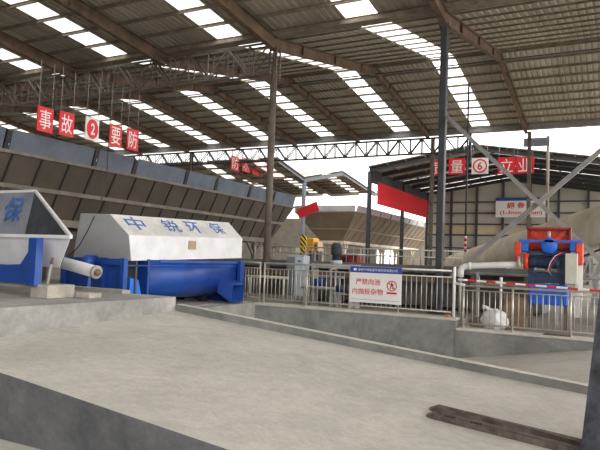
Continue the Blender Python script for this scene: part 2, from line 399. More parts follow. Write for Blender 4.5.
# ---------------------------------------------------------------- trusses
def truss(x0, x1, y, zt, zb, n, Mx, label, gap=.34, c=.075, nm='roof_truss'):
    t = empty(nm, (x0, y, zb), label, 'truss')
    for nm2, z in (('top_chord', zt), ('bottom_chord', zb)):
        for s in (-1, 1):
            m = MB(); m.angle((x0, y+s*gap/2, z), (x1, y+s*gap/2, z), c); m.build(nm2, Mx, t)
    dx = (x1-x0)/n
    for i in range(n+1):
        x = x0+i*dx
        m = MB()
        for s in (-1, 1): m.angle((x, y+s*gap/2, zb), (x, y+s*gap/2, zt), c*.7)
        m.beam((x, y-gap/2, zb), (x, y+gap/2, zb), c*.6, c*.6); m.beam((x, y-gap/2, zt), (x, y+gap/2, zt), c*.6, c*.6)
        m.build('web_post', Mx, t)
        if i < n:
            m = MB(); a, b = (zb, zt) if i % 2 else (zt, zb)
            for s in (-1, 1): m.angle((x, y+s*gap/2, a), (x+dx, y+s*gap/2, b), c*.8)
            m.build('diagonal', Mx, t)
    return t
truss(-10.7, -30.4, YV, 9.15, 8.1, 22, TRUSSM, 'long brown lattice truss running left from the weathered column to the frame edge')
truss(-7.9, -45.5, YF-.2, 9.75, 8.75, 48, DSTEEL, 'dark lattice truss under the far eave, against the sky', gap=.2, c=.09)
m = MB(); m.box(-7.98, -7.82, YF-.3, YF-.1, 8.0, 9.9); m.parent = None; tag(m.build('hanger_post', DSTEEL), 'short hanging steel post closing the right end of the far truss', 'post')

# ---------------------------------------------------------------- crossed braces right
YB = YV
def brace(a, b, s, label):
    t = empty('brace_bar', (V(a)+V(b))/2, label, 'brace')
    m = MB(); m.beam(a, b, .12, .17, (0, 1, 0)); m.build('bar', BRACE, t)
    m = MB(); d = (V(b)-V(a)).normalized(); m.beam(V(a)-d*.05, V(a)+d*.35, .02, .3, (0, 1, 0)); m.build('gusset_plate', BRACE, t)
    return t
a = P(447, 117, Y=YB-.2); b = P(602, 262, Y=YB-.2); b = a+(b-a)*1.4
brace(a, b, 1, 'grey diagonal brace falling rightward from the thick blue-grey column')
a = P(466, 264, Y=YB+.05); b = P(600, 151, Y=YB+.05); c0 = a+(a-b)*.12; b = a+(b-a)*1.45
brace(c0, b, 1, 'bluish grey diagonal brace rising rightward past the roof edge')

# ================================================================== LEFT WING AND FAR BUILDINGS
WX = -22.2
WING = [(YF+.3, 8.95), (43.5, 8.1), (51.4, 9.75), (60, 8.75), (68, 9.8)]
wst = [(-24.9-4.9*k, -23.9-4.9*k) for k in range(8)]
roof(WING, -66, WX, wst, 'left wing')
purlins(WING, -66, WX, 1.3, 'left wing')
for x in (WX, WX-4.9, WX-9.8, WX-14.7, WX-19.6, WX-24.5, WX-29.4):
    m = MB()
    for (y0, z0), (y1, z1) in zip(WING, WING[1:]): m.ibeam((x, y0, z0-.12), (x, y1, z1-.12), .3, .18, .03)
    struct(m, 'roof_rafter', DSTEEL if x == WX else PURL, 'steel rafter spanning the left wing roof behind the far eave', 'rafters of the left wing')
t = empty('wing_column', (WX, 43.5, .1), 'pale blue-grey column with striped guard behind the hoppers', 'column')
m = MB(); m.ibeam((WX, 43.5, .1), (WX, 43.5, 8.0), .25, .25, .03, up=(0, 1, 0)); m.build('column_shaft', mat('blue_grey_paint', (.3, .34, .4), .6), t)
q = P(304, 242, Y=43.2)
m = MB(); m.box(q.x-.27, q.x+.22, 43.1, 43.3, 1.9, 3.5); o = m.build('hazard_guard', HAZ, t); o['label'] = 'black and yellow striped guard plate'
m = MB(); m.box(q.x-.72, q.x-.3, 43.15, 43.3, 1.9, 2.5); m.build('notice_plate', SWHITE, t)

# far gable hall
GX0, GXR, GX1, GY0, GY1, GE, GR = -16.7, -8.6, -.2, 44, 61, 8.85, 10.15
def gz(x): return GE+(GR-GE)*(1-abs(x-GXR)/(8.25))
m = MB()
for s, (xa, xb) in enumerate(((GX0, GXR), (GXR, GX1+4))):
    za, zb = gz(xa), gz(xb)
    nn = 4; ys = [GY0-.4]+[GY0+3.2+5.6*k for k in range(3)]+[GY1]
    for k in range(len(ys)-1):
        ya = ys[k]+(.3 if k else 0); yb = ys[k+1]-.3 if k < len(ys)-2 else ys[k+1]
        m.hexa([(xa, ya, za+.05), (xb, ya, zb+.05), (xb, yb, zb+.05), (xa, yb, za+.05)], [(xa, ya, za+.1), (xb, ya, zb+.1), (xb, yb, zb+.1), (xa, yb, za+.1)])
struct(m, 'hall_roof', SHEET)
for k in range(3):
    yc = GY0+3.2+5.6*k
    for xa, xb in ((GX0, GXR), (GXR, GX1+4)):
        m = MB(); za, zb = gz(xa), gz(xb)
        m.hexa([(xa, yc-.3, za+.05), (xb, yc-.3, zb+.05), (xb, yc+.3, zb+.05), (xa, yc+.3, za+.05)], [(xa, yc-.3, za+.08), (xb, yc-.3, zb+.08), (xb, yc+.3, zb+.08), (xa, yc+.3, za+.08)])
        struct(m, 'skylight', SKYL, 'translucent skylight strip across the far gable hall roof', 'skylight strips of the far hall')
for k in range(7):
    y = GY0+k*17/6
    m = MB()
    for xa, xb in ((GX0, GXR), (GXR, GX1+4)): m.ibeam((xa, y, gz(xa)-.15), (xb, y, gz(xb)-.15), .3, .2, .03)
    struct(m, 'roof_rafter', DSTEEL, 'dark rafter across the far gable hall', 'rafters of the far hall')
for i in range(15):
    x = GX0+i*(GX1+4-GX0)/14
    m = MB(); m.box(x-.05, x+.05, GY0-.3, GY1, gz(x)-.06, gz(x)+.04); struct(m, 'roof_purlin', PURL, 'purlin running into the far gable hall roof', 'purlins of the far hall')
m = MB()
m.add([(GX0, GY1, .1), (GX1+4, GY1, .1), (GX1+4, GY1, gz(GX1+4)), (GXR, GY1, GR), (GX0, GY1, GE)], [(0, 1, 2, 3, 4)])
m.add([(GX0, GY1+.1, .1), (GX1+4, GY1+.1, .1), (GX1+4, GY1+.1, gz(GX1+4)), (GXR, GY1+.1, GR), (GX0, GY1+.1, GE)], [(4, 3, 2, 1, 0)])
struct(m, 'wall_far', FWALL)
TANB = mat('translucent_wall_band', (.60, .52, .36), .6, noise=.08, scale=.5)
m = MB(); m.box(GX0, GX1+4, GY1-.06, GY1-.01, 4.6, 5.5); struct(m, 'trim_3', TANB)
for i in range(9):
    x = GX0+i*2.5; m = MB(); m.box(x-.1, x+.1, GY1-.35, GY1-.08, .1, gz(min(x, GX1+4))-.25); struct(m, 'wall_stud', DSTEEL, 'dark vertical stud on the far hall wall', 'studs of the far hall wall')
for z in (2.0, 3.2, 4.5, 5.6, 6.7, 7.8):
    m = MB(); m.box(GX0, GX1+4, GY1-.18, GY1-.08, z-.06, z+.06); struct(m, 'wall_girt', DSTEEL, 'dark horizontal girt on the far hall wall', 'girts of the far hall wall')
for x, y in ((GX0, 44), (GX0, 52.5), (GX0, 61), (GX1+4, 44)):
    m = MB(); m.ibeam((x, y, .1), (x, y, gz(x)-.3), .3, .25, .03, up=(0, 1, 0)); struct(m, 'hall_column', DSTEEL, 'dark column along the side of the far gable hall', 'columns of the far hall')
m = MB(); m.box(GX0-.06, GX0, GY0, GY1, 7.75, GE); struct(m, 'wall_hall_left', DSTEEL)
m = MB(); m.box(-66, -24, 66, 66.3, .1, 6.5); struct(m, 'wall_back', CONCW)
m = MB(); m.box(-23.5, GX0-.3, 72, 72.3, .1, 5.2); struct(m, 'wall_yard_back', CONCW)
m = MB(); m.box(-66.3, -66, -6, 66, -.1, 11.5); struct(m, 'wall_left_light_block', BROWN)  # added dark wall, holds back light from the left
m = MB(); m.box(-66, -9, -6.4, -6.1, -.1, 11.6); m.box(-9, 6, -6.4, -6.1, -.1, 4); struct(m, 'wall_rear_light_block', BROWN)  # unseen wall added behind the camera to block light, lower towards the right

# ================================================================== HOPPER ROWS
def hopper_row(X, Y0, Y1, zt, capz, bandz, botz, slope, width, seams, capgaps, Mb, Mc, label, legs, mbase=.1, endgap=None):
    t = empty('aggregate_hopper', (X-width/2, (Y0+Y1)/2, mbase), label, 'hopper')
    xs = lambda z: X-(capz-z)*slope
    xb = lambda z: X-width+(capz-z)*slope
    ye = lambda z: (capz-z)*slope*.9
    ring = lambda z: [(xs(z), Y0+ye(z), z), (xs(z), Y1-ye(z), z), (xb(z), Y1-ye(z), z), (xb(z), Y0+ye(z), z)]
    m = MB(); o0 = ring(capz); o1 = ring(botz)
    ins = lambda r, d: [(r[0][0]-d, r[0][1]+d, r[0][2]), (r[1][0]-d, r[1][1]-d, r[1][2]), (r[2][0]+d, r[2][1]-d, r[2][2]), (r[3][0]+d, r[3][1]+d, r[3][2])]
    m.loft([ins(o1, .08), ins(o0, .08), o0, o1], cap=False); m.add(list(o1), [(0, 1, 2, 3)])
    m.build('hopper_body', Mb, t)
    for y in seams: m = MB(); m.beam((xs(capz)+.01, y, capz), (xs(botz)+.01, y, botz), .05, .06, (0, 1, 0)); m.build('seam_rib', BLACK if Mb is BROWN else BAND, t)
    m = MB(); z = bandz; r = ring(z); r2 = ring(z+.12)
    for i in range(4): m.beam(V(r[i])+V((0, 0, .0)), V(r[(i+1) % 4]), .14, .14)
    m.build('stiffening_band', BAND if Mb is BROWN else BROWN2, t)
    m = MB(); r = ring(capz)
    for i in range(4): m.beam(r[i], r[(i+1) % 4], .12, .1)
    m.build('rim_beam', BAND, t)
    g = [Y0]+capgaps+[Y1]
    for a, b in zip(g, g[1:]):
        h = zt-capz; m = MB(); xo = .16
        m.hexa([(X+.0, a+.12, capz+.04), (X+.0, b-.12, capz+.04), (X-.05, b-.12, capz+.04), (X-.05, a+.12, capz+.04)],
               [(X+xo, a+.12, zt), (X+xo, b-.12, zt), (X+xo-.05, b-.12, zt), (X+xo-.05, a+.12, zt)]); m.build('side_board', Mc, t)
    for y in capgaps: m = MB(); m.beam((X-.05, y, capz), (X+.1, y, zt-.03), .1, .12, (0, 1, 0)); m.build('board_post', BLACK, t)
    m = MB(); m.box(X-width, X-width+.05, Y0, Y1, capz, zt); m.build('back_board', Mc, t)
    for y in (Y0, Y1-.05): m = MB(); m.box(X-width+.06, X-.06, y, y+.05, capz+.04, zt); m.build('end_board', Mc, t)
    m = MB(); r = ring(botz)
    for i in range(4): m.beam(V(r[i])-V((0, 0, .1)), V(r[(i+1) % 4])-V((0, 0, .1)), .2, .25)
    m.build('bottom_beam', BAND if Mb is BROWN else CREAM, t)
    for y in legs:
        for x in (xs(botz), xb(botz)):
            m = MB(); m.beam((x, y, mbase), (x, y, botz-.2), .2, .2); m.beam((x, y-.7, botz-.25), (x, y, botz-1.0), .1, .1); m.beam((x, y+.7, botz-.25), (x, y, botz-1.0), .1, .1)
            m.build('leg', BAND if Mb is BROWN else CREAM, t)
    return t
hopper_row(-16.0, 10.4, 30.2, 5.12, 4.47, 3.5, 2.6, .5, 5.2, [10.9+1.07*k for k in range(18)],
           [11.7, 15.14, 17.1, 20.2, 22.4, 25.25, 27.7], BROWN, CAP, 'long dark brown hopper row with blue-grey side boards along the left', [12, 17, 22, 27.5, 29.2])
H2X = -18.3; a = P(356, 207, X=H2X)
hopper_row(H2X, a.y, a.y+26, a.z+.15, a.z-.4, a.z-1.75, a.z-2.75, .75, 5.6, [a.y+1.6+1.55*k for k in range(15)],
           [a.y+2.9*k for k in range(1, 9)], BROWN2, CAP2, 'tan hopper row beyond the centre railing, in front of the red banner', [a.y+2+5*k for k in range(5)])

# ================================================================== HANGING SIGNS
def hang_sign(loc, xd, ch, size, bg, fg, label, group, up=.5, ring=False, wd=None):
    xd = V(xd).normalized(); nrm = xd.cross(V((0, 0, 1))).normalized(); loc = V(loc)
    t = empty('hanging_sign', loc, label, 'sign', group)
    m = MB(); c = loc; h = size/2; wd = wd or size; w = wd*.5; kx = wd/size
    q = lambda o: [c-xd*w-V((0, 0, h))+nrm*o, c+xd*w-V((0, 0, h))+nrm*o, c+xd*w+V((0, 0, h))+nrm*o, c-xd*w+V((0, 0, h))+nrm*o]
    m.hexa(q(-.02), q(.02)); m.build('sign_board', bg, t)
    if ring:
        for r, mm, nm, o1 in ((.43, fg, 'disc', .03),) if ring == 'disc' else ((.43, fg, 'disc', .03), (.34, bg, 'disc_face', .04)):
            m = MB(); n = 28; ci = [c+nrm*.02+xd*math.cos(2*math.pi*k/n)*size*r*kx+V((0, 0, 1))*math.sin(2*math.pi*k/n)*size*r for k in range(n)]
            m.loft([ci, [v+nrm*(o1-.02) for v in ci]]); m.build(nm, mm, t)
        lettering(ch, bg if ring == 'disc' else fg, c+nrm*.042, xd, (0, 0, 1), size*.3*kx, size*.5, t, bold=.02)
    elif ch: lettering(ch, fg, c+nrm*.022, xd, (0, 0, 1), size*.74*kx, size*.78, t, bold=.0)
    for s in (-1, 1):
        m = MB(); p = c+xd*w*.85*s+V((0, 0, h)); m.tube([p, p+V((0, 0, up))], .012, 5); m.build('hanging_wire', BRACE, t)
    return t
SX = -15.3
nm = {'事': 'leftmost red hanging sign with white character 事', '故': 'red hanging sign with white character 故', '2': 'white hanging sign with the number 2 on a red disc',
      '要': 'red hanging sign with white character 要', '防': 'red hanging sign with white character 防, beside the 要 sign'}
spots = [('事', 45, 119.7), ('故', 66.5, 124.3), ('2', 92, 129.2), ('要', 115.5, 136), ('防', 132.5, 139.7)]
for ch, px, py in spots:
    q = P(px, py, X=SX); r = ch == '2'
    zz = q.z
    hang_sign((SX, q.y, zz), (0, 1, 0), ch, .76, SWHITE if r else SRED, SRED if r else SWHITE, nm[ch]+(', hung above the left hopper' if ch != '防' else ''), 'left row of hanging slogan signs', up=1.4, ring='disc' if r else False, wd=.57)
for ch, px, py in [('质', 438, 168), ('量', 457, 166.5), ('6', 480, 166), ('立', 506.5, 165.5), ('业', 525, 165)]:
    q = P(px, py, Y=40.5); r = ch == '6'
    lb = {'质': 'red slogan sign half hidden by the thick blue-grey column', '量': 'red slogan sign with white character 量, right of the thick column', '6': 'white slogan sign with a ringed number 6',
          '立': 'red slogan sign with white character 立', '业': 'rightmost red slogan sign with white character 业'}[ch]
    hang_sign(q, (1, 0, 0), ch, 1.08, SWHITE if r else SRED, SRED if r else SWHITE, lb, 'right row of hanging slogan signs', up=.75, ring='ring' if r else False)
for ch, px, py in [('防', 235, 163.5), ('水', 246, 165), ('', 256, 168), ('', 267, 170), ('', 278, 172)]:
    q = P(px, py, X=-25.5)
    hang_sign(q, (0, 1, 0), ch, 1.1, SRED, SWHITE, 'small distant red hanging sign far behind the weathered column', 'far row of hanging slogan signs', up=.5)
# big red banner on the far hall side
t = empty('red_banner', P(407, 197, X=GX0+.25), 'long red banner hung along the far hall above the tan hopper row', 'banner')
a = P(378, 182, X=GX0+.25); b = P(378, 203, X=GX0+.25); c = P(452, 222, X=GX0+.25)
m = MB(); m.box(GX0+.22, GX0+.27, a.y, 60, b.z-.1, a.z); m.build('banner_cloth', SRED, t)
a = P(297, 219, Y=41); b = P(320, 202, Y=41)
t = empty('slogan_banner', (a+b)/2, 'small slanting red banner beside the pale striped column', 'banner')
m = MB(); m.beam(P(298, 214, Y=41), P(318, 206, Y=41), .04, .75, (0, 0, 1)); m.build('banner_cloth', SRED, t)
# board on far hall wall
a = P(496, 198, Y=60.6); b = P(547, 217.5, Y=60.6)
t = empty('notice_board', ((a.x+b.x)/2, 60.6, b.z), 'large white sign board with red writing on the far hall wall', 'sign')
m = MB(); m.box(a.x, b.x, 60.5, 60.6, b.z, a.z-.3); m.build('board_panel', SWHITE, t)
m = MB(); m.box(a.x, b.x, 60.49, 60.61, a.z-.3, a.z); m.build('header_strip', SBLUE, t)
w = b.x-a.x; xc = (a.x+b.x)/2
lettering('细 骨 料', TXTR, (xc, 60.495, b.z+1.15), (1, 0, 0), (0, 0, 1), w*.55, .6, t, bold=.02)
lettering('(1-3mm  5mm)', TXTR, (xc, 60.495, b.z+.42), (1, 0, 0), (0, 0, 1), w*.82, .45, t, bold=.02)

# ================================================================== WHITE-BLUE MIXER
X0, MY0, MY1 = -9.0, 9.5, 14.0
t = empty('mixing_machine', (-9.9, (MY0+MY1)/2, .34), 'large separator machine with white faceted hood over a royal blue trough', 'machine')
prof = [(X0, 1.41), (X0-.0, 1.70), (X0, 1.95), (-9.48, 2.39), (-10.34, 2.41), (-10.72, 1.41)]
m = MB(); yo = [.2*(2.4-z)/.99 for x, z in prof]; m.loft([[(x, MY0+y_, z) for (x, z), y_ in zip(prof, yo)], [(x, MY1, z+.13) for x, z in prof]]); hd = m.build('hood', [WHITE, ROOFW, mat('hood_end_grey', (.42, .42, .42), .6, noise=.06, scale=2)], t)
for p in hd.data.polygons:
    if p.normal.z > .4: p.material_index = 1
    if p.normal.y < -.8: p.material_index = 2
sd = V((-.5, 0, .44)).normalized()
for ch, px, py in (('中', 135.5, 223.5), ('锐', 171, 226), ('环', 193.5, 227.5), ('保', 216.5, 228.5)):
    # centre on the sloping plane
    n_ = V((.44, 0, .5)).normalized(); d = P(px, py, Y=10)-V((0, 0, EYE)); o_ = V((0, 0, EYE)); p0 = V((X0, 0, 1.95+.065)); n_ = V((.44, -.017, .48)).normalized(); tt = (p0-o_).dot(n_)/d.dot(n_); c = o_+d*tt
    lettering(ch, TXTB, c+n_*.002, (0, 1, 0), sd, .55, .40, t, name='hood_lettering', bold=.01)
q = P(192, 245, X=X0); m = MB(); m.box(X0, X0+.02, q.y-.14, q.y+.14, q.z-.11, q.z+.1); o = m.build('name_plate', BRONZE, t); o['label'] = 'small square brown plate'
m = MB(); m.box(X0-.04, X0+.03, MY0+1.1, MY1, 1.38, 1.45); m.box(X0-.04, X0+.03, MY0, MY1, 1.3, 1.32); m.build('rim_rail', BLUE, t)
# trough: curved belly
m = MB(); m.smooth = True; r1 = []; yA = MY0+.75
sec = [(X0, 1.44)]+[(-9.92+.92*math.cos(a), 1.1+.62*math.sin(a)*1.0-.12) for a in [math.radians(-k*18) for k in range(0, 11)]]+[(-10.84, 1.44)]
sec = [(X0, 1.44), (X0, 1.0)]+[(-9.92+.92*math.cos(math.radians(-k*15)), 1.0-.52*math.sin(math.radians(k*15))) for k in range(1, 12)]+[(-10.84, 1.0), (-10.84, 1.44)]
m.loft([[(x, yA, z) for x, z in sec], [(x, MY1-.1, z) for x, z in sec]]); m.build('trough', BLUE, t)
m = MB(); m.box(-10.95, X0+.1, MY1-.1, MY1-.02, .34, 1.45); m.box(X0+.02, X0+.12, MY1-.22, MY1-.02, .34, 1.45); m.build('end_plate', BLUE, t)
m = MB(); m.box(-10.95, X0+.04, yA-.06, yA, .36, 1.45); m.build('end_plate', BLUE, t)
m = MB(); m.box(-10.8, X0-.05, MY0+.02, MY0+.1, .36, 1.44); m.build('drive_panel', BLUE, t)
for x in (-10.8, -9.62, X0-.05):
    m = MB(); m.box(x, x+.1, MY0-.06, MY0+.06, .34, 1.46); m.build('frame_post', BLUE, t)
m = MB(); m.hexa([(X0-.06, MY0+.2, .35), (X0+.0, MY0+.2, .35), (X0+.0, yA-.07, .35), (X0-.06, yA-.07, .35)], [(X0-.06, MY0+.2, 1.05), (X0-.0, MY0+.2, 1.05), (X0+.0, yA-.3, 1.0), (X0-.06, yA-.3, 1.0)]); m.build('guard_plate', LBLUE, t)
m = MB(); m.box(-10.7, X0-.25, MY0+.12, yA-.08, .36, 1.4); m.build('dark_recess_box', BLACK, t)  # added black box, stands for the shade inside the drive opening
m = MB(); m.box(X0-.02, X0+.03, MY0+.32, MY0+.37, .36, 1.4); m.build('frame_strut', DSTEEL, t)
m = MB(); m.box(-10.85, X0-.02, MY0-.08, MY0+.05, 1.32, 1.42); m.build('cross_rail', BLUE, t)
m = MB(); q = P(88, 261, Y=MY0-.15); m.tube([(q.x, MY0+.05, q.z), (q.x, MY0-.2, q.z), (q.x, MY0-.28, q.z)], [.13, .13, .07], 16); m.build('drive_motor', BLUE, t)
# discharge chute: open box pointing out and down
q = P(235, 288, X=X0+.3)
m = MB(); y0c, y1c = MY1-1.0, MY1-.45
A = [(X0-.05, y0c, 1.0), (X0-.05, y1c, 1.0), (X0-.05, y1c, .62), (X0-.05, y0c, .62)]
B = [(X0+.34, y0c+.1, .84), (X0+.34, y1c+.1, .84), (X0+.30, y1c+.1, .38), (X0+.30, y0c+.1, .38)]
m.add(A+B, [(0, 1, 5, 4), (1, 2, 6, 5), (2, 3, 7, 6), (3, 0, 4, 7)]); o = m.build('discharge_chute', BLUE, t)
sm = o.modifiers.new('thick', 'SOLIDIFY'); sm.thickness = .02
for y in (MY0+1.3, MY1-.7):
    for x in (-9.75, -10.5): m = MB(); m.box(x-.08, x+.08, y-.1, y+.1, .34, .62); m.build('foot', BLACK, t)

# ================================================================== LOADING HOPPER (left)
F = P(71, 237, Y=6.25); Bk = P(35.5, 191, Y=7.75)
F.z = F.z; LXf, LXb = -12.5, -13.2
t = empty('loading_hopper', (-9, 7, .88), 'white and blue loading hopper with blue 保 lettering inside, on the left platform', 'hopper')
lowF = P(60, 267, Y=6.4); lowB = V((Bk.x+.5, Bk.y-.25, F.z-.42))
def slab4(pts, th, nm, mm):
    m = MB(); m.add(pts, [(0, 1, 2, 3)]); o = m.build(nm, mm, t); s_ = o.modifiers.new('thick', 'SOLIDIFY'); s_.thickness = th; s_.offset = 0; return o
slab4([F, V((LXf, F.y, F.z)), V((LXf, lowF.y, lowF.z)), lowF], .02, 'front_panel', WHITE)
slab4([Bk, V((LXb, Bk.y, Bk.z)), V((LXb, Bk.y-.35, F.z-.35)), V((Bk.x+.12, Bk.y-.35, F.z-.35))], .02, 'back_panel', HOPIN)
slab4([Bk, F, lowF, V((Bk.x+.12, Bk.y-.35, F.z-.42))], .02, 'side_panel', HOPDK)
m = MB(); m.beam(V((LXf, F.y-.015, F.z)), F+V((.02, -.015, 0)), .05, .05); m.beam(F, Bk, .045, .05); m.beam(Bk, V((LXb, Bk.y, Bk.z)), .05, .05); m.build('rim', WHITE, t)
pn = V((0, 1, 0))
c = P(12, 209, Y=Bk.y-.15); pd = V((0, .35, Bk.z-F.z+.35)); c = V((c.x, Bk.y-.35*(Bk.z-c.z)/pd.z-.02, c.z)); lettering('保', TXTB, c, (1, 0, 0), pd, .50, .50, t, bold=.015)
slab4([lowF, V((LXf, lowF.y, lowF.z)), V((LXb, Bk.y-.35, F.z-.42)), V((Bk.x+.12, Bk.y-.35, F.z-.42))], .02, 'bottom_panel', WHITE)
a = P(29, 284, Y=6.05); b = P(36.5, 237, Y=6.05); a2 = P(37, 284, Y=6.05)
m = MB(); m.box(a.x, a2.x, 6.0, 6.12, a.z-.02, F.z-.03); m.build('leg', BLUE, t)
m = MB(); m.add([(a.x, 6.1, a.z), (a.x-.75, 6.1, a.z), (a.x-.75, 6.1, a.z+.25), (a.x-.28, 6.1, a.z+.28), (a.x-.1, 6.1, a.z+.5), (a.x, 6.1, F.z-.06),
               (a.x, 6.14, a.z), (a.x-.75, 6.14, a.z), (a.x-.75, 6.14, a.z+.25), (a.x-.28, 6.14, a.z+.28), (a.x-.1, 6.14, a.z+.5), (a.x, 6.14, F.z-.06)],
              [(0, 1, 2, 3, 4, 5), (11, 10, 9, 8, 7, 6)]+[(i, (i+1) % 6, 6+(i+1) % 6, 6+i) for i in range(6)])
m.box(-12.4, a.x-.7, 6.08, 6.16, a.z, a.z+.26); m.build('support_frame', BLUE, t)
m = MB(); m.box(-12.4, -12.3, 6.0, 6.12, a.z, F.z-.03); m.build('leg', BLUE, t)
for x in (-10.6, -12.3): m = MB(); m.box(x-.05, x+.05, 7.3, 7.4, .88, lowF.z); m.build('leg', BLUE, t)
# piers
q1 = P(47, 299, Z=.88)
m = MB(); m.box(q1.x-.36, q1.x, q1.y, q1.y+.5, .88, a.z, .01); tag(m.build('concrete_pier', PIER), 'square concrete pier block under the blue hopper leg', 'block')
m = MB(); m.box(-12.6, q1.x-.362, q1.y+.12, q1.y+.4, 1.0, a.z, .01); m.box(-12.6, -12.2, q1.y+.12, q1.y+.4, .88, 1.0); tag(m.build('concrete_beam', PIER), 'concrete beam left of the pier block with a dark slot below', 'beam')
m = MB(); m.box(q1.x+.01, q1.x+.3, q1.y+.5, q1.y+.75, .88, .96, .01); tag(m.build('concrete_block', PIER), 'small low concrete block beside the steel lever', 'block')
# lever
a = P(46.4, 287, Y=q1.y+.25); b = P(52, 260, Y=q1.y+.2)
t = empty('steel_lever', (a.x, 6.4, .88), 'thin rusty steel lever leaning in front of the white hopper', 'lever')
m = MB(); m.beam(a-V((0, 0, .01)), b, .045, .02, (1, 0, 0)); m.build('bar', GALV, t)
m = MB(); m.tube([b+V((-.005, 0, -.06)), b+V((.008, 0, .03))], .024, 8); m.build('grip', RUST, t)
# screw tube
t = empty('screw_conveyor_tube', P(78, 268, Y=8.6), 'white screw conveyor tube between the loading hopper and the blue machine', 'tube')
a = P(50, 259, Y=8.75); b = P(96, 272, Y=8.6)
m = MB(); m.tube([a, b], .12, 20); m.build('tube', WHITE, t)
d = (b-a).normalized(); m = MB(); m.tube([b-d*.01, b+d*.03], .132, 20); m.build('end_flange', PIER, t); m = MB(); m.tube([b+d*.03, b+d*.06], .07, 12); m.build('shaft_end', COLB, t)
m = MB(); m.beam(a+(b-a)*.85, V((a.x+(b.x-a.x)*.85, b.y, .35)), .08, .08); m.build('support_leg', BLUE, t)
# cable
m = MB(); pts = [P(112, 60, Y=16), P(110, 120, Y=14), P(107, 170, Y=12), P(104, 192, Y=10.2), P(100, 202, Y=9.8), P(94, 217, Y=9.5), P(88, 230, Y=9.35), P(79, 246, Y=9.3), P(66, 259, Y=9.35), P(60, 262, Y=9.4)]
m.tube(pts, .012, 6); tag(m.build('power_cable', BLACK), 'thin black cable hanging down in front of the white hood', 'cable')

# ================================================================== RAILINGS
def railing(x0, x1, z, posts, label, top=1.1, y=YP+.05, sp=.125, rails=(1.08, .93, .12), post_h=None):
    t = empty('railing', ((x0+x1)/2, y, z), label, 'railing')
    m = MB(); m.tube([(x0, y, z+rails[0]), (x1, y, z+rails[0])], .026, 10); m.build('top_rail', RAIL, t)
    for r in rails[1:]: m = MB(); m.tube([(x0, y, z+r), (x1, y, z+r)], .015, 8); m.build('lower_rail', RAIL, t)
    for px in posts:
        m = MB(); m.tube([(px, y, z), (px, y, z+rails[0])], .026, 10); m.tube([(px, y, z), (px, y, z+.015)], .05, 12); m.build('post', RAIL, t)
    x = x0+sp
    while x < x1-.03:
        if all(abs(x-p) > .045 for p in posts): m = MB(); m.tube([(x, y, z+rails[-1]), (x, y, z+rails[1])], .0095, 6); m.build('baluster', RAIL, t)
        x += sp
    return t
railing(-8.35, -3.26, .35, [-8.33, -7.04, -5.82, -4.54], 'silver steel railing on the pond wall carrying the warning sign')
railing(-3.02, 2.2, .14, [-2.98, -1.9, -.72, .6, 1.9], 'silver steel railing on the lower wall in front of the red machine', rails=(.96, .86, .1))
t = empty('railing_return', (-8.9, 14.5, .35), 'short railing section between the blue machine and the pond railing', 'railing')
A_, B_ = V((-8.5, 14.2, .35)), V((-9.6, 14.75, .35)); 
for r, rr in ((1.08, .024), (.93, .015), (.12, .015)): m = MB(); m.tube([A_+V((0, 0, r)), B_+V((0, 0, r))], rr, 8); m.build('rail', RAIL, t)
for k in range(9):
    q = A_+(B_-A_)*k/8; m = MB(); m.tube([q+V((0, 0, 0 if k in (0, 8) else .12)), q+V((0, 0, 1.08 if k in (0, 8) else .93))], .024 if k in (0, 8) else .0095, 8); m.build('post' if k in (0, 8) else 'baluster', RAIL, t)
# white corner post
t = empty('corner_post', (-3.22, YP+.02, .35), 'white painted tall post where the two railings meet', 'post')
m = MB(); m.tube([(-3.2, YP+.05, .35), (-3.2, YP+.05, 1.5), (-3.18, YP+.05, 1.53)], [.035, .035, .02], 12); m.build('post_shaft', SWHITE, t)
m = MB(); m.tube([(-3.2, YP+.05, 1.15), (-3.05, YP+.03, 1.13), (-2.95, YP-.02, 1.12)], .03, 10); m.build('side_arm', SWHITE, t)
# red white barrier pole
a = P(458, 279.5, Y=YP-.05); b = P(603, 291, Y=YP-.05)
t = MB(); n = 0; L = (b-a).length; pos = 0; segs = [.3]+[.21, .2]*9; k = 0; d = (b-a).normalized(); pos = .0
while pos < L+1.2:
    sl = [.15, .2][0] if False else (.2 if k % 2 else .22)
    t.cur = k % 2; t.tube([a+d*pos, a+d*(pos+sl)], .024, 10, cap=(pos == 0)); pos += sl; k += 1
tag(t.build('barrier_pole', [SWHITE, SRED]), 'red and white banded barrier pole along the right railing', 'barrier')
# warning sign
a = P(350.5, 266, Y=YP-.02); b = P(401, 306.5, Y=YP-.02); w = b.x-a.x; zt = P(351, 266, Y=YP-.02).z; zb = P(351, 301.5, Y=YP-.02).z
t = empty('warning_sign', (a.x+w/2, YP-.02, zb), 'white warning sign with blue header and red characters on the railing', 'sign')
H = zt-zb; yy = YP-.03
m = MB(); m.box(a.x, b.x, yy, yy+.025, zb, zt-H*.17); m.build('sign_board', SWHITE, t)
m = MB(); m.box(a.x, b.x, yy-.001, yy+.026, zt-H*.17, zt); m.build('header', SBLUE, t)
lettering('泰安中锐能源环保科技有限公司', SWHITE, (a.x+w*.54, yy-.002, zt-H*.085), (1, 0, 0), (0, 0, 1), w*.76, H*.075, t, ext=.002)
m = MB(); n = 12; ci = [V((a.x+w*.1+math.cos(q*math.tau/n)*w*.035, yy-.001, zt-H*.085+math.sin(q*math.tau/n)*w*.025)) for q in range(n)]; m.loft([ci, [v+V((0, -.003, 0)) for v in ci]]); m.build('emblem', SWHITE, t)
lettering('严禁向池', TXTR, (a.x+w*.36, yy, zb+H*.58), (1, 0, 0), (0, 0, 1), w*.48, H*.17, t, bold=.008)
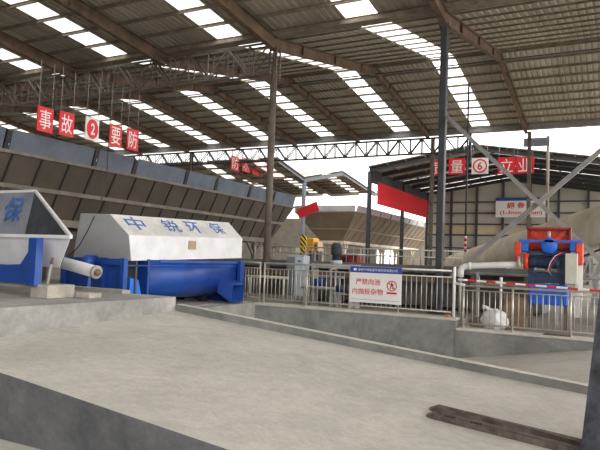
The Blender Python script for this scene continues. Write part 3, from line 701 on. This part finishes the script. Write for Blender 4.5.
lettering('内抛投杂物', TXTR, (a.x+w*.355, yy, zb+H*.31), (1, 0, 0), (0, 0, 1), w*.60, H*.17, t, bold=.008)
m = MB(); cx, cz, n = a.x+w*.82, zb+H*.50, 32
ro, ri = w*.095, w*.078
for k in range(n):
    a0, a1 = k*math.tau/n, (k+1)*math.tau/n; g = lambda r_, aa, o: V((cx+math.cos(aa)*r_, yy-o, cz+math.sin(aa)*r_))
    m.hexa([g(ri, a0, 0), g(ro, a0, 0), g(ro, a1, 0), g(ri, a1, 0)], [g(ri, a0, .004), g(ro, a0, .004), g(ro, a1, .004), g(ri, a1, .004)])
m.beam((cx-ro*.65, yy-.006, cz+ro*.65), (cx+ro*.65, yy-.006, cz-ro*.65), .004, w*.016, (0, 0, 1)); m.build('prohibition_ring', TXTR, t)
m = MB(); m.box(cx-w*.018, cx+w*.018, yy-.005, yy, cz-w*.01, cz+w*.035); m.box(cx-w*.012, cx+w*.012, yy-.005, yy, cz+w*.04, cz+w*.062)
m.beam((cx-w*.01, yy-.003, cz), (cx-w*.03, yy-.003, cz-w*.055), .004, w*.014); m.beam((cx+w*.01, yy-.003, cz), (cx+w*.025, yy-.003, cz-w*.055), .004, w*.014)
m.beam((cx+w*.0, yy-.003, cz+w*.03), (cx+w*.045, yy-.003, cz+w*.01), .004, w*.01); m.build('pictogram', BLACK, t)
m = MB(); m.box(cx-ro, cx+ro, yy-.004, yy, cz-ro*1.55, cz-ro*1.2); m.build('caption_bar', TXTR, t)
m = MB(); m.box(a.x+w*.03, b.x-w*.03, yy-.002, yy, zb+H*.08, zb+H*.088); m.build('border_line', SBLUE, t)

# ================================================================== RED AND BLUE SEPARATOR (right)
YM = 15.5
def Q(px, py, y=None): return P(px, py, Y=y if y is not None else YM)
def pbox(m, px0, py0, px1, py1, y0, y1, bev=0):
    yc = y0
    a = P(px0, (py0+py1)/2, Y=yc); b = P(px1, (py0+py1)/2, Y=yc); zt = P((px0+px1)/2, py0, Y=yc).z; zb = P((px0+px1)/2, py1, Y=yc).z
    m.box(a.x, b.x, y0, y1, zb, zt, bev); return m
g = .10
q = Q(548, 300)
t = empty('filter_press', (q.x, YM+.3, g), 'red and blue separator machine with round blue motor behind the right railing', 'machine')
# red tray: back panel, frame lips and diagonal ribs
m = MB(); pbox(m, 528, 229, 570, 257, YM+.35, YM+.4); m.build('tray_panel', RED, t)
m = MB(); pbox(m, 527, 227.5, 571, 229.6, YM+.2, YM+.4); pbox(m, 527, 228, 528.7, 258, YM+.2, YM+.4); pbox(m, 569, 228, 571, 258, YM+.2, YM+.4); pbox(m, 527, 256, 571, 258, YM+.2, YM+.4); pbox(m, 527, 247.5, 571, 249, YM+.2, YM+.38); m.build('tray_frame', mat('deep_red_paint', (.42, .025, .02), .5, noise=.15, scale=4), t)
for pa, pb in (((531, 231), (543, 243)), ((566, 231), (555, 242))):
    m = MB(); m.beam(Q(*pa, YM+.3), Q(*pb, YM+.3), .1, .02, (0, 1, 0)); m.build('tray_rib', RED, t)
m = MB(); c = Q(549, 246, YM-.1); m.tube([c+V((0, .3, 0)), c+V((0, .03, 0)), c], [.19, .19, .16], 28); m.build('round_motor', LBLUE, t)
m = MB(); c = Q(549, 233, YM-.0); m.tube([c+V((0, 0, .04)), c+V((0, 0, -.14))], .04, 12); m.build('actuator', GALV, t)
m = MB(); pbox(m, 519, 240, 583, 242.2, YM-.1, YM-.05); m.build('cross_rail', LBLUE, t)
m = MB(); pbox(m, 521, 240.5, 528, 251.5, YM-.06, YM+.2, .02); m.build('side_bracket', LBLUE, t)
m = MB(); pbox(m, 569.5, 241, 577, 252, YM-.06, YM+.2, .02); m.build('side_bracket', LBLUE, t)
m = MB(); pbox(m, 514.5, 242, 521, 262, YM-.1, YM+.25, .02); m.build('side_guard', RED, t)
m = MB(); pbox(m, 575.5, 243, 583, 265, YM-.1, YM+.25, .02); m.build('side_guard', RED, t)
m = MB(); c = Q(525.5, 261.5, YM-.05); m.tube([c+V((-.03, 0, 0)), c+V((.07, 0, 0))], .2, 24); m.build('inlet_flange', RED, t)
m = MB(); m.tube([c+V((.05, 0, 0)), c+V((.5, 0, 0))], .14, 18); m.build('pump_casing', CAST, t)
m = MB(); m.smooth = False
c = Q(545, 263, YM-.1); m.tube([c+V((-.15, 0, 0)), c+V((.32, 0, 0))], .13, 20)
for k in range(12): m.tube([c+V((-.12+k*.035, 0, 0)), c+V((-.11+k*.035, 0, 0))], .15, 20)
m.build('finned_motor', CAST, t)
m = MB(); pbox(m, 528, 253, 534, 300, YM, YM+.2); m.build('frame_post', CAST, t)
m = MB(); pbox(m, 559, 252, 565, 300, YM, YM+.2); m.build('frame_post', CAST, t)
m = MB(); pbox(m, 528, 272, 566, 283, YM+.05, YM+.5, .02); m.build('gearbox', CAST, t)
m = MB(); pbox(m, 528, 252, 566, 255.5, YM-.02, YM+.4); m.build('upper_beam', CAST, t)
m = MB(); pbox(m, 565, 253.5, 577.5, 284, YM-.3, YM-.08, .012); m.build('control_box', CABC, t)
m = MB(); pbox(m, 528, 284.5, 567.5, 305, YM-.1, YM+.55, .02); m.build('blue_tank', LBLUE, t)
for i in range(5): 
    m = MB(); px = 530+i*8.5; pbox(m, px, 285, px+1, 304.5, YM-.13, YM-.1); m.build('tank_rib', LBLUE, t)
for px in (529, 564):
    for dy in (0, .5):
        m = MB(); a = Q(px, 300, YM+dy); m.box(a.x, a.x+.09, YM-.05+dy, YM+.04+dy, g, Q(px, 303).z); m.build('leg', COLB, t)
for k, (mm, dx) in enumerate(((SRED, 0), (SWHITE, 2), (SBLUE, -2), (BLACK, 4))):
    m = MB(); pts = [Q(563-dx, 252+k, YM-.1), Q(557-dx, 256, YM-.2), Q(552-dx, 263, YM-.27), Q(549-dx*.5, 270, YM-.27), Q(552, 276, YM-.2)]; m.tube(pts, .008, 6); m.build('wiring', mm, t)
m = MB(); pbox(m, 578, 265, 582.5, 300, YM, YM+.1); o = m.build('white_post', SWHITE, t)
# inlet pipe
t = empty('inlet_pipe', Q(460, 290, YM-.1), 'white pipe with elbow leading to the red and blue separator', 'pipe')
yp = YM-.12; pts = [Q(521, 264.5, yp), Q(500, 265, yp), Q(470, 266, yp), Q(465, 266.5, yp), Q(462, 268, yp), Q(460.7, 271, yp), Q(460.4, 277, yp)]
zg = pts[-1].copy(); zg.z = g
m = MB(); m.tube([pts[-1]+V((0, 0, .02)), zg], .035, 10); m.build('stand_leg', GALV, t)
m = MB(); m.tube(pts, .078, 18); m.build('pipe', SWHITE, t)
for i in (2,): 
    c = pts[i]; m = MB(); m.tube([c+V((-.03, 0, 0)), c+V((.03, 0, 0))], .095, 18); m.build('coupling', SWHITE, t)
m = MB(); c = Q(519.5, 262.5, yp); m.tube([c+V((-.03, 0, 0)), c+V((.02, 0, 0))], .16, 18); m.build('flange', GALV, t)
# valve pipe
t = empty('valve_pipe', Q(495, 300, 15.0), 'thin white standing pipe with a bent top behind the right railing', 'pipe')
a = Q(501, 284, 15.0); m = MB(); m.tube([(a.x, 15, g), (a.x, 15, a.z), (a.x-.05, 15, a.z+.04), (a.x-.3, 15, a.z+.02)], .03, 10); m.build('pipe', SWHITE, t)
m = MB(); m.tube([(a.x, 15, a.z+.02), (a.x, 15, a.z+.16)], .035, 10); m.build('valve_head', SWHITE, t)
# white sack
import bmesh
a = Q(494, 324, 14.75)
bm = bmesh.new(); bmesh.ops.create_icosphere(bm, subdivisions=4, radius=1)
from mathutils import noise as nz
for v in bm.verts:
    d = v.co.copy(); n1 = nz.noise(d*1.7+V((3, 1, 2)))*.3+nz.noise(d*5)*.10+nz.ridged_multi_fractal(d*2.2, 1, 2, 3, 1, 2)*.05
    k = 1+n1; taper = 1-.18*max(0, d.z)
    v.co = V((d.x*.27*k*taper, d.y*.22*k, max(-.21, d.z*.27*k)))
sk = bpy.data.meshes.new('white_sack'); bm.to_mesh(sk); bm.free(); sk.materials.append(BAG)
for p in sk.polygons: p.use_smooth = True
t = empty('white_sack', (a.x, 14.8, g), 'lumpy white woven sack on the ground behind the right railing', 'sack')
o = bpy.data.objects.new('sack_body', sk); C.objects.link(o); o.parent = t; o.location = (0, 0, .21)
m = MB(); m.tube([(a.x-.12, 14.8, g+.42), (a.x-.2, 14.8, g+.5), (a.x-.27, 14.8, g+.5)], [.07, .035, .06], 10); m.build('tied_neck', BAG, t)
# boards behind sack
a = Q(503, 325, 15.0); b = Q(526, 299, 15.0)
t = MB(); t.hexa([(a.x, 14.95, g), (b.x, 14.95, g), (b.x, 15.0, g), (a.x, 15.0, g)], [(a.x+.0, 15.1, b.z+.1), (b.x, 15.1, b.z), (b.x, 15.15, b.z), (a.x, 15.15, b.z+.1)])
tag(t.build('leaning_board', WOOD), 'brown board leaning between the white sack and the blue tank', 'board')
a = Q(463, 322, 15.2)
bm = bmesh.new(); bmesh.ops.create_grid(bm, x_segments=24, y_segments=12, size=1)
for v in bm.verts:
    x, y = v.co.x, v.co.y; v.co = V((x*.75, y*.4, max(-.03, .26*math.exp(-(x*x+y*y)*1.6)+nz.noise(V((x*3, y*3, 2)))*.07-.06)))
me = bpy.data.meshes.new('rubble_heap'); bm.to_mesh(me); bm.free(); me.materials.append(SOIL)
o = bpy.data.objects.new('rubble_heap', me); C.objects.link(o); o.location = (a.x+.55, 16.1, g+.02); tag(o, 'low brown heap of earth and rubble left of the white sack', 'rubble', kind='stuff')
m = MB(); m.box(-1.25, -.7, YP-.05, YP+.2, .14, .165, .008); tag(m.build('flat_steel_plate', FORK), 'small dark plate lying on the wall top at a railing post', 'plate')
a = P(449, 318, Z=.35); 
m = MB(); m.box(-3.45, -3.32, YP+.1, YP+.2, .35, .39, .01); tag(m.build('orange_block', ORANGE), 'tiny orange object at the foot of the white corner post', 'block')

# ================================================================== FORKLIFT
t = empty('forklift', (.3, 5.55, 0), 'dark steel forklift mast with two long forks lying on the ramp at right', 'forklift')
for k, (pa, pb) in enumerate((((425.5, 413.5), (560, 449.5)), ((428.5, 408), (578, 444)))):
    yk = (5.42, 5.66)[k]
    m = MB(); x0 = P(pa[0], pa[1], Y=yk-.05).x; zz = lambda x: rampz(x)+.004
    x1 = -.02; n = 10; hh = .05
    tip = [(x0+.00, -.02), (x0+.02, -.045), (x0+.07, -.06), (x1, -.06), (x1, .06), (x0+.07, .06), (x0+.02, .045), (x0, .02)]
    m.loft([[(x, yk+y, zz(x)+.0) for x, y in tip], [(x, yk+y, zz(x)+(.018 if x < x0+.03 else hh)) for x, y in tip]]); f = m.build('fork', FORK, t)
    f['label'] = 'flat steel fork'
    if k == 0:
        for px in (450, 476):
            x = P(px, 420, Y=yk).x; c = V((x, yk-.01, zz(x)+hh)); n = 16; ci = [c+V((math.cos(j*math.tau/n)*.05, math.sin(j*math.tau/n)*.018, -.02)) for j in range(n)]
            m = MB(); m.loft([ci, [v+V((0, 0, .0215)) for v in ci]]); m.build('slot', BLACK, f)
lean = lambda z: .1*z
def up_box(m, x0, x1, y0, y1, z0, z1):
    m.hexa([(x0+lean(z0), y0, z0), (x1+lean(z0), y0, z0), (x1+lean(z0), y1, z0), (x0+lean(z0), y1, z0)], [(x0+lean(z1), y0, z1), (x1+lean(z1), y0, z1), (x1+lean(z1), y1, z1), (x0+lean(z1), y1, z1)])
mx = P(578, 449, Y=5.3).x
for y in (5.3, 5.78):
    m = MB(); up_box(m, mx, mx+.16, y, y+.05, .05, 2.4); up_box(m, mx, mx+.02, y-.02, y+.09, .05, 2.4); m.build('mast_upright', MAST, t)
for z0_, z1_ in ((.1, .22), (.5, .6), (2.2, 2.35)): m = MB(); up_box(m, mx+.02, mx+.06, 5.36, 5.77, z0_, z1_); m.build('cross_member', MAST, t)
m = MB(); m.box(.55, 2.3, 5.0, 6.1, .3, 1.05, .08); m.box(1.7, 2.45, 5.0, 6.1, .25, 1.25, .1); m.build('body', YEL, t)
m = MB(); m.box(1.0, 1.5, 5.3, 5.8, 1.05, 1.2, .04); m.box(1.45, 1.58, 5.3, 5.8, 1.1, 1.6, .04); m.build('seat', BLACK, t)
for x in (.7, 2.1):
    for y in (5.05, 6.05): m = MB(); m.beam((x, y, 1.0), (x+(.15 if x < 1 else -.1), y, 2.1), .06, .06); m.build('guard_post', BLACK, t)
m = MB(); m.box(.75, 2.1, 5.0, 6.1, 2.08, 2.14, .02); m.build('overhead_guard', BLACK, t)
for x, r in ((.75, .3), (2.0, .24)):
    for y in (4.98, 5.95): m = MB(); m.tube([(x, y, r+.005), (x, y+.16, r+.005)], r, 24); m.build('wheel', BLACK, t)
for z in (.62, .78):
    m = MB(); m.tube([(mx+.11+lean(z), 5.3, z), (mx+.11+lean(z), 5.275, z)], .02, 10); m.build('bolt', GALV, t)

# ================================================================== POND MACHINERY (centre)
# long dark steel tank with tan band
t = empty('steel_tank', (-6, 20.5, .12), 'long low dark steel tank with walkway behind the centre railing', 'tank')
m = MB(); m.box(-14.5, -1.6, 18.75, 19.0, 1.28, 1.5); m.box(-14.5, -1.6, 21.8, 22, 1.28, 1.5); m.box(-14.5, -1.6, 19, 21.8, 1.38, 1.44); m.build('walkway_deck', mat('walkway_grey', (.17, .175, .18), .7, noise=.2), t)
m = MB(); m.box(-14.4, -1.7, 18.95, 19.05, .98, 1.14); m.build('tan_band', BROWN2, t)
m = MB(); m.box(-14.4, -1.7, 19.3, 21.7, .2, 1.28); m.build('tank_wall', mat('tank_wall_grey', (.15, .145, .135), .7, noise=.3, scale=1.5), t)
for i in range(9):
    x = -14.4+i*1.53; m = MB(); m.box(x-.06, x+.06, 18.8, 18.95, .12, 1.3); m.build('leg', BAND, t)
def yard_rail(x0, x1, y, z, h, sp, label, psp=1.6):
    t = empty('yard_railing', ((x0+x1)/2, y, z), label, 'railing')
    for r in (h, h*.55): m = MB(); m.tube([(x0, y, z+r), (x1, y, z+r)], .025, 8); m.build('rail', SWHITE if h > .9 else RAIL, t)
    n = int((x1-x0)/sp)
    for i in range(n+1):
        x = x0+i*sp; m = MB(); m.tube([(x, y, z), (x, y, z+h)], .03 if i % 4 == 0 else .014, 6); m.build('post' if i % 4 == 0 else 'baluster', RAIL, t)
    return t
yard_rail(-13.4, -4.7, 21.9, 1.5, .55, .3, 'pale railing on the far side of the dark steel tank')
yard_rail(-16.5, -4.2, 27, .12, 1.3, .22, 'tall pale railing in the yard below the tan hopper row')
# grey control cabinet
t = empty('control_cabinet', P(297, 280, Y=16.4), 'pale blue-grey control cabinet left of centre behind the railing', 'cabinet')
a = P(287, 255, Y=18.2); b = P(304, 255, Y=18.2)
t.location = ((a.x+b.x)/2, 18.6, .12); w = b.x-a.x
m = MB(); m.box(a.x, b.x, 18.2, 18.65, .12, a.z, .01); m.build('cabinet_body', CABG, t)
m = MB(); m.box(a.x+w*.52, b.x-.02, 18.185, 18.2, .3, a.z-.06); m.build('face_panel', mat('cabinet_door_blue', (.62, .70, .76), .5, noise=.05), t)
m = MB(); m.box(a.x+.02, a.x+w*.48, 18.185, 18.2, .3, a.z-.06); m.build('face_panel', mat('cabinet_side_grey', (.22, .24, .25), .5, noise=.05), t)  # grey panel on the front stands for the cabinet's darker side face
m = MB(); m.box(b.x-.22, b.x-.1, 18.17, 18.186, a.z-.22, a.z-.17); m.build('label_plate', SBLUE, t)
# agitator motor
def agitator(px, pz, s, label, y=17.2):
    a = P(px, pz, Y=y); t = empty('agitator_motor', (a.x, y, a.z-.2), label, 'motor')
    b = a.z
    m = MB(); m.tube([(a.x, y, b), (a.x, y, b+.12*s), (a.x, y, b+.12*s)], [.2*s, .2*s, .12*s], 18); m.build('mounting_flange', CABG, t)
    m = MB(); m.tube([(a.x, y, b+.12*s), (a.x, y, b+.3*s), (a.x, y, b+.3*s), (a.x, y, b+.62*s)], [.13*s, .13*s, .17*s, .17*s], 18)
    for k in range(8): m.tube([(a.x, y, b+(.32+k*.035)*s), (a.x, y, b+(.335+k*.035)*s)], .19*s, 18)
    m.build('motor_body', DSTEEL, t)
    m = MB(); m.tube([(a.x, y, b+.62*s), (a.x, y, b+.7*s)], [.17*s, .1*s], 18); m.build('fan_cover', DSTEEL, t)
    m = MB(); m.tube([(a.x, y, -.3), (a.x, y, b)], .04, 8); m.build('shaft', GALV, t)
    m = MB(); m.box(a.x-.75, a.x+.75, y-.2, y-.1, b-.14, b); m.box(a.x-.75, a.x+.75, y+.1, y+.2, b-.14, b); m.box(a.x-.75, a.x-.68, y-.2, y+.2, -.3, b-.14); m.box(a.x+.68, a.x+.75, y-.2, y+.2, -.3, b-.14); m.build('support_beam', GALV, t)
agitator(336, 264, .95, 'dark vertical agitator motor in front of the red cabin')
# pipe rack and pumps in the pond area
for i, (px0, px1, py, y, r, mm, lb) in enumerate(((247, 288, 277, 17.9, .05, CREAM, 'pale horizontal pipe behind the railing near the weathered column'),
        (305, 344, 276.5, 17.6, .045, GALV, 'grey horizontal pipe right of the control cabinet'), (300, 345, 288, 16.6, .05, GALV, 'lower grey pipe over the pond right of the cabinet'))):
    a = P(px0, py, Y=y); b = P(px1, py, Y=y); z = (a.z+b.z)/2
    t = empty('pond_pipe', (a.x, y, z), lb, 'pipe')
    m = MB(); m.tube([(a.x, y, z), (b.x, y, z)], r, 12); m.build('pipe', mm, t)
    for x in (a.x+.15, b.x-.15): m = MB(); m.box(x-.03, x+.03, y-.03, y+.03, -.3 if -8.6 < x < -3 and y < 18 else .3, z); m.build('support', mm, t)
def pump(px, py, y, c1, label, s=1.):
    a = P(px, py, Y=y); t = empty('pump', (a.x, y, .0), label, 'pump')
    z = a.z; m = MB(); m.tube([(a.x-.3*s, y, z), (a.x+.15*s, y, z)], .13*s, 16); m.build('motor_body', c1, t)
    m = MB(); m.tube([(a.x+.15*s, y-.06, z), (a.x+.32*s, y-.06, z)], .19*s, 18); m.build('volute', DSTEEL, t)
    m = MB(); m.tube([(a.x+.25*s, y, z), (a.x+.25*s, y, z+.42*s), (a.x+.45*s, y, z+.5*s)], .05*s, 10); m.build('outlet_pipe', GALV, t)
    m = MB(); m.box(a.x-.35*s, a.x+.38*s, y-.15, y+.15, z-.2*s, z-.13*s); m.box(a.x-.3*s, a.x-.24*s, y-.1, y+.1, -.3, z-.2*s); m.box(a.x+.26*s, a.x+.32*s, y-.1, y+.1, -.3, z-.2*s); m.build('base_frame', GALV, t)
pump(323, 283, 16.9, BLUE, 'blue motor pump over the pond below the agitator motor')
pump(344, 289, 16.2, CAST, 'dark motor pump just left of the warning sign', .8)
# red cabin
a = P(339, 256, Y=24); b = P(357, 256, Y=24); zt = P(348, 253.5, Y=24).z; zb = .12
t = empty('red_cabin', ((a.x+b.x)/2, 24.4, .12), 'small red cabin with a pale roof between the agitator and warning sign', 'cabin')
m = MB(); m.box(a.x, b.x, 24, 24.8, zb, zt-.08); m.build('cabin_body', mat('dark_red_paint', (.35, .03, .025), .6, noise=.2), t)
m = MB(); m.box(a.x-.06, b.x+.05, 23.9, 24.9, zt-.08, zt); m.build('roof', SWHITE, t)
m = MB(); m.box(a.x+.15, a.x+.45, 23.98, 24, zt-.5, zt-.2); m.build('window', BLACK, t)
# yellow cabinet
a = P(307.5, 238, Y=40); b = P(317.5, 250, Y=40)
t = empty('yellow_machine', ((a.x+b.x)/2, 40.5, .1), 'small yellow machine cab beside the striped pale column', 'machine')
m = MB(); m.box(a.x, a.x+(b.x-a.x)*.6, 40, 41, b.z-.1, a.z, .05); m.build('cab_body', YEL, t)
m = MB(); m.box(a.x+(b.x-a.x)*.6, b.x, 40.1, 40.9, b.z-.1, a.z-.25, .04); m.build('engine_cover', mat('faded_orange', (.6, .4, .28), .6), t)
m = MB(); m.box(b.x-.25, b.x-.08, 40.05, 40.1, b.z+.1, b.z+.4); m.build('window', BLACK, t)
for x in (a.x+.1, b.x-.1): m = MB(); m.box(x-.08, x+.08, 40.2, 40.8, .1, b.z-.1); m.build('leg', DSTEEL, t)
# striped pole near column
a = P(465.5, 236, Y=30); 
t = empty('hanging_pole', (a.x, 30, P(465, 253, Y=30).z), 'dark hanging pole with red and white striped lower end', 'pole')
m = MB(); m.tube([(a.x, 30, a.z), (a.x, 30, 10.6)], .045, 8); m.build('pole_shaft', DSTEEL, t)
m = MB(); zb = P(465, 254.5, Y=30).z; n = 7; s_ = (a.z-zb)/n
for k in range(n): m.cur = k % 2; m.tube([(a.x, 30, zb+k*s_), (a.x, 30, zb+(k+1)*s_)], .065, 10)
m.build('striped_end', [SWHITE, SRED], t)

# ================================================================== COVERED CONVEYOR (right background)
t = empty('covered_conveyor', (-2, 30, .1), 'broad cream covered conveyor rising to the right behind the separator', 'conveyor')
a = P(455, 268, Y=37); b = P(640, 226, Y=23.5)
m = MB(); rings = []; n = 14
for k, s_ in ((0, 0), (1, .33), (2, .66), (3, 1)):
    c = a+(b-a)*s_; d = (b-a); sx = V((d.y, -d.x, 0)).normalized()*-1; R_ = .72+.28*s_
    rings.append([c+sx*math.cos(q)*R_*1.1+V((0, 0, 1))*math.sin(q)*R_*1.15 for q in [math.pi*j/n for j in range(n+1)]]+[c-sx*R_*1.1+V((0, 0, -.45)), c+sx*R_*1.1+V((0, 0, -.45))])
m.smooth = True; m.loft(rings, closed=True); m.build('cover', CREAM, t)
for s_ in (.25, .5, .75, .95):
    c = a+(b-a)*s_; m = MB()
    for sg in (-1, 1):
        m.beam((c.x+.7*sg, c.y, c.z-.4), (c.x+1.0*sg, c.y, .1), .14, .14)
    m.beam((c.x-.8, c.y, c.z-.4-(c.z-.4)*.4), (c.x+.9, c.y, c.z-.4-(c.z-.4)*.4), .1, .1); m.build('support_trestle', BRACE, t)
# dark frame of a second conveyor at the far right
t = empty('lattice_conveyor', (1.2, 19.5, .1), 'grey lattice conveyor frame behind the separator at the right edge', 'conveyor')
a0 = P(578, 262, Y=20); b0 = P(640, 238, Y=20)
for off in (0, -.65):
    m = MB(); m.beam(a0+V((0, 0, off)), b0+V((0, 0, off)), .09, .09); m.build('chord', GALV, t)
for k in range(6):
    c = a0+(b0-a0)*k/5; c2 = a0+(b0-a0)*min(1, (k+1)/5)
    m = MB(); m.beam(c+V((0, 0, -.65)), c2, .06, .06); m.beam(c, c+V((0, 0, -.65)), .05, .05); m.build('lattice_bar', GALV, t)
m = MB(); m.beam(a0+V((0, .15, .12)), b0+V((0, .15, .12)), .6, .05); m.build('belt', BLACK, t)
for k in (0, .4, .85): 
    c = a0+(b0-a0)*k; m = MB(); m.beam((c.x, 20, .1), c+V((0, 0, -.6)), .12, .12); m.build('leg', SWHITE, t)
# low horizontal platform right of the thick column
t = empty('pipe_bridge', (-1.5, 17.2, .1), 'low grey pipe bridge passing behind the separator', 'pipe')
for z in (1.35, 1.05):
    m = MB(); m.tube([(-3.4, 17.0, z), (3.6, 17.0, z)], .04, 10); m.build('pipe', GALV, t)
for x in (-3.2, -1.2, .8, 2.8): m = MB(); m.box(x-.04, x+.04, 16.96, 17.04, .1, 1.4); m.build('support', GALV, t)

# ================================================================== LIGHT
w = bpy.data.worlds.new('overcast'); S.world = w; w.use_nodes = True; nt = w.node_tree; n = nt.nodes; bg = n['Background']
tc = n.new('ShaderNodeTexCoord'); sep = n.new('ShaderNodeSeparateXYZ'); mr = n.new('ShaderNodeMapRange')
dp = n.new('ShaderNodeVectorMath'); dp.operation = 'DOT_PRODUCT'; dp.inputs[1].default_value = (.9, .35, .25)
nt.links.new(tc.outputs['Generated'], dp.inputs[0]); nt.links.new(dp.outputs['Value'], mr.inputs[0])
mr.interpolation_type = 'SMOOTHSTEP'
mr.inputs[1].default_value = -.7; mr.inputs[2].default_value = 1.0; mr.inputs[3].default_value = .9; mr.inputs[4].default_value = 4.2
nt.links.new(mr.outputs[0], bg.inputs[1]); bg.inputs[0].default_value = (1, .965, .93, 1)   # overcast sky, brighter towards the veiled sun on the right
S.view_settings.view_transform = 'Standard'; S.view_settings.look = 'None'; S.view_settings.gamma = 1; S.view_settings.use_curve_mapping = False
S.view_settings.exposure = .33
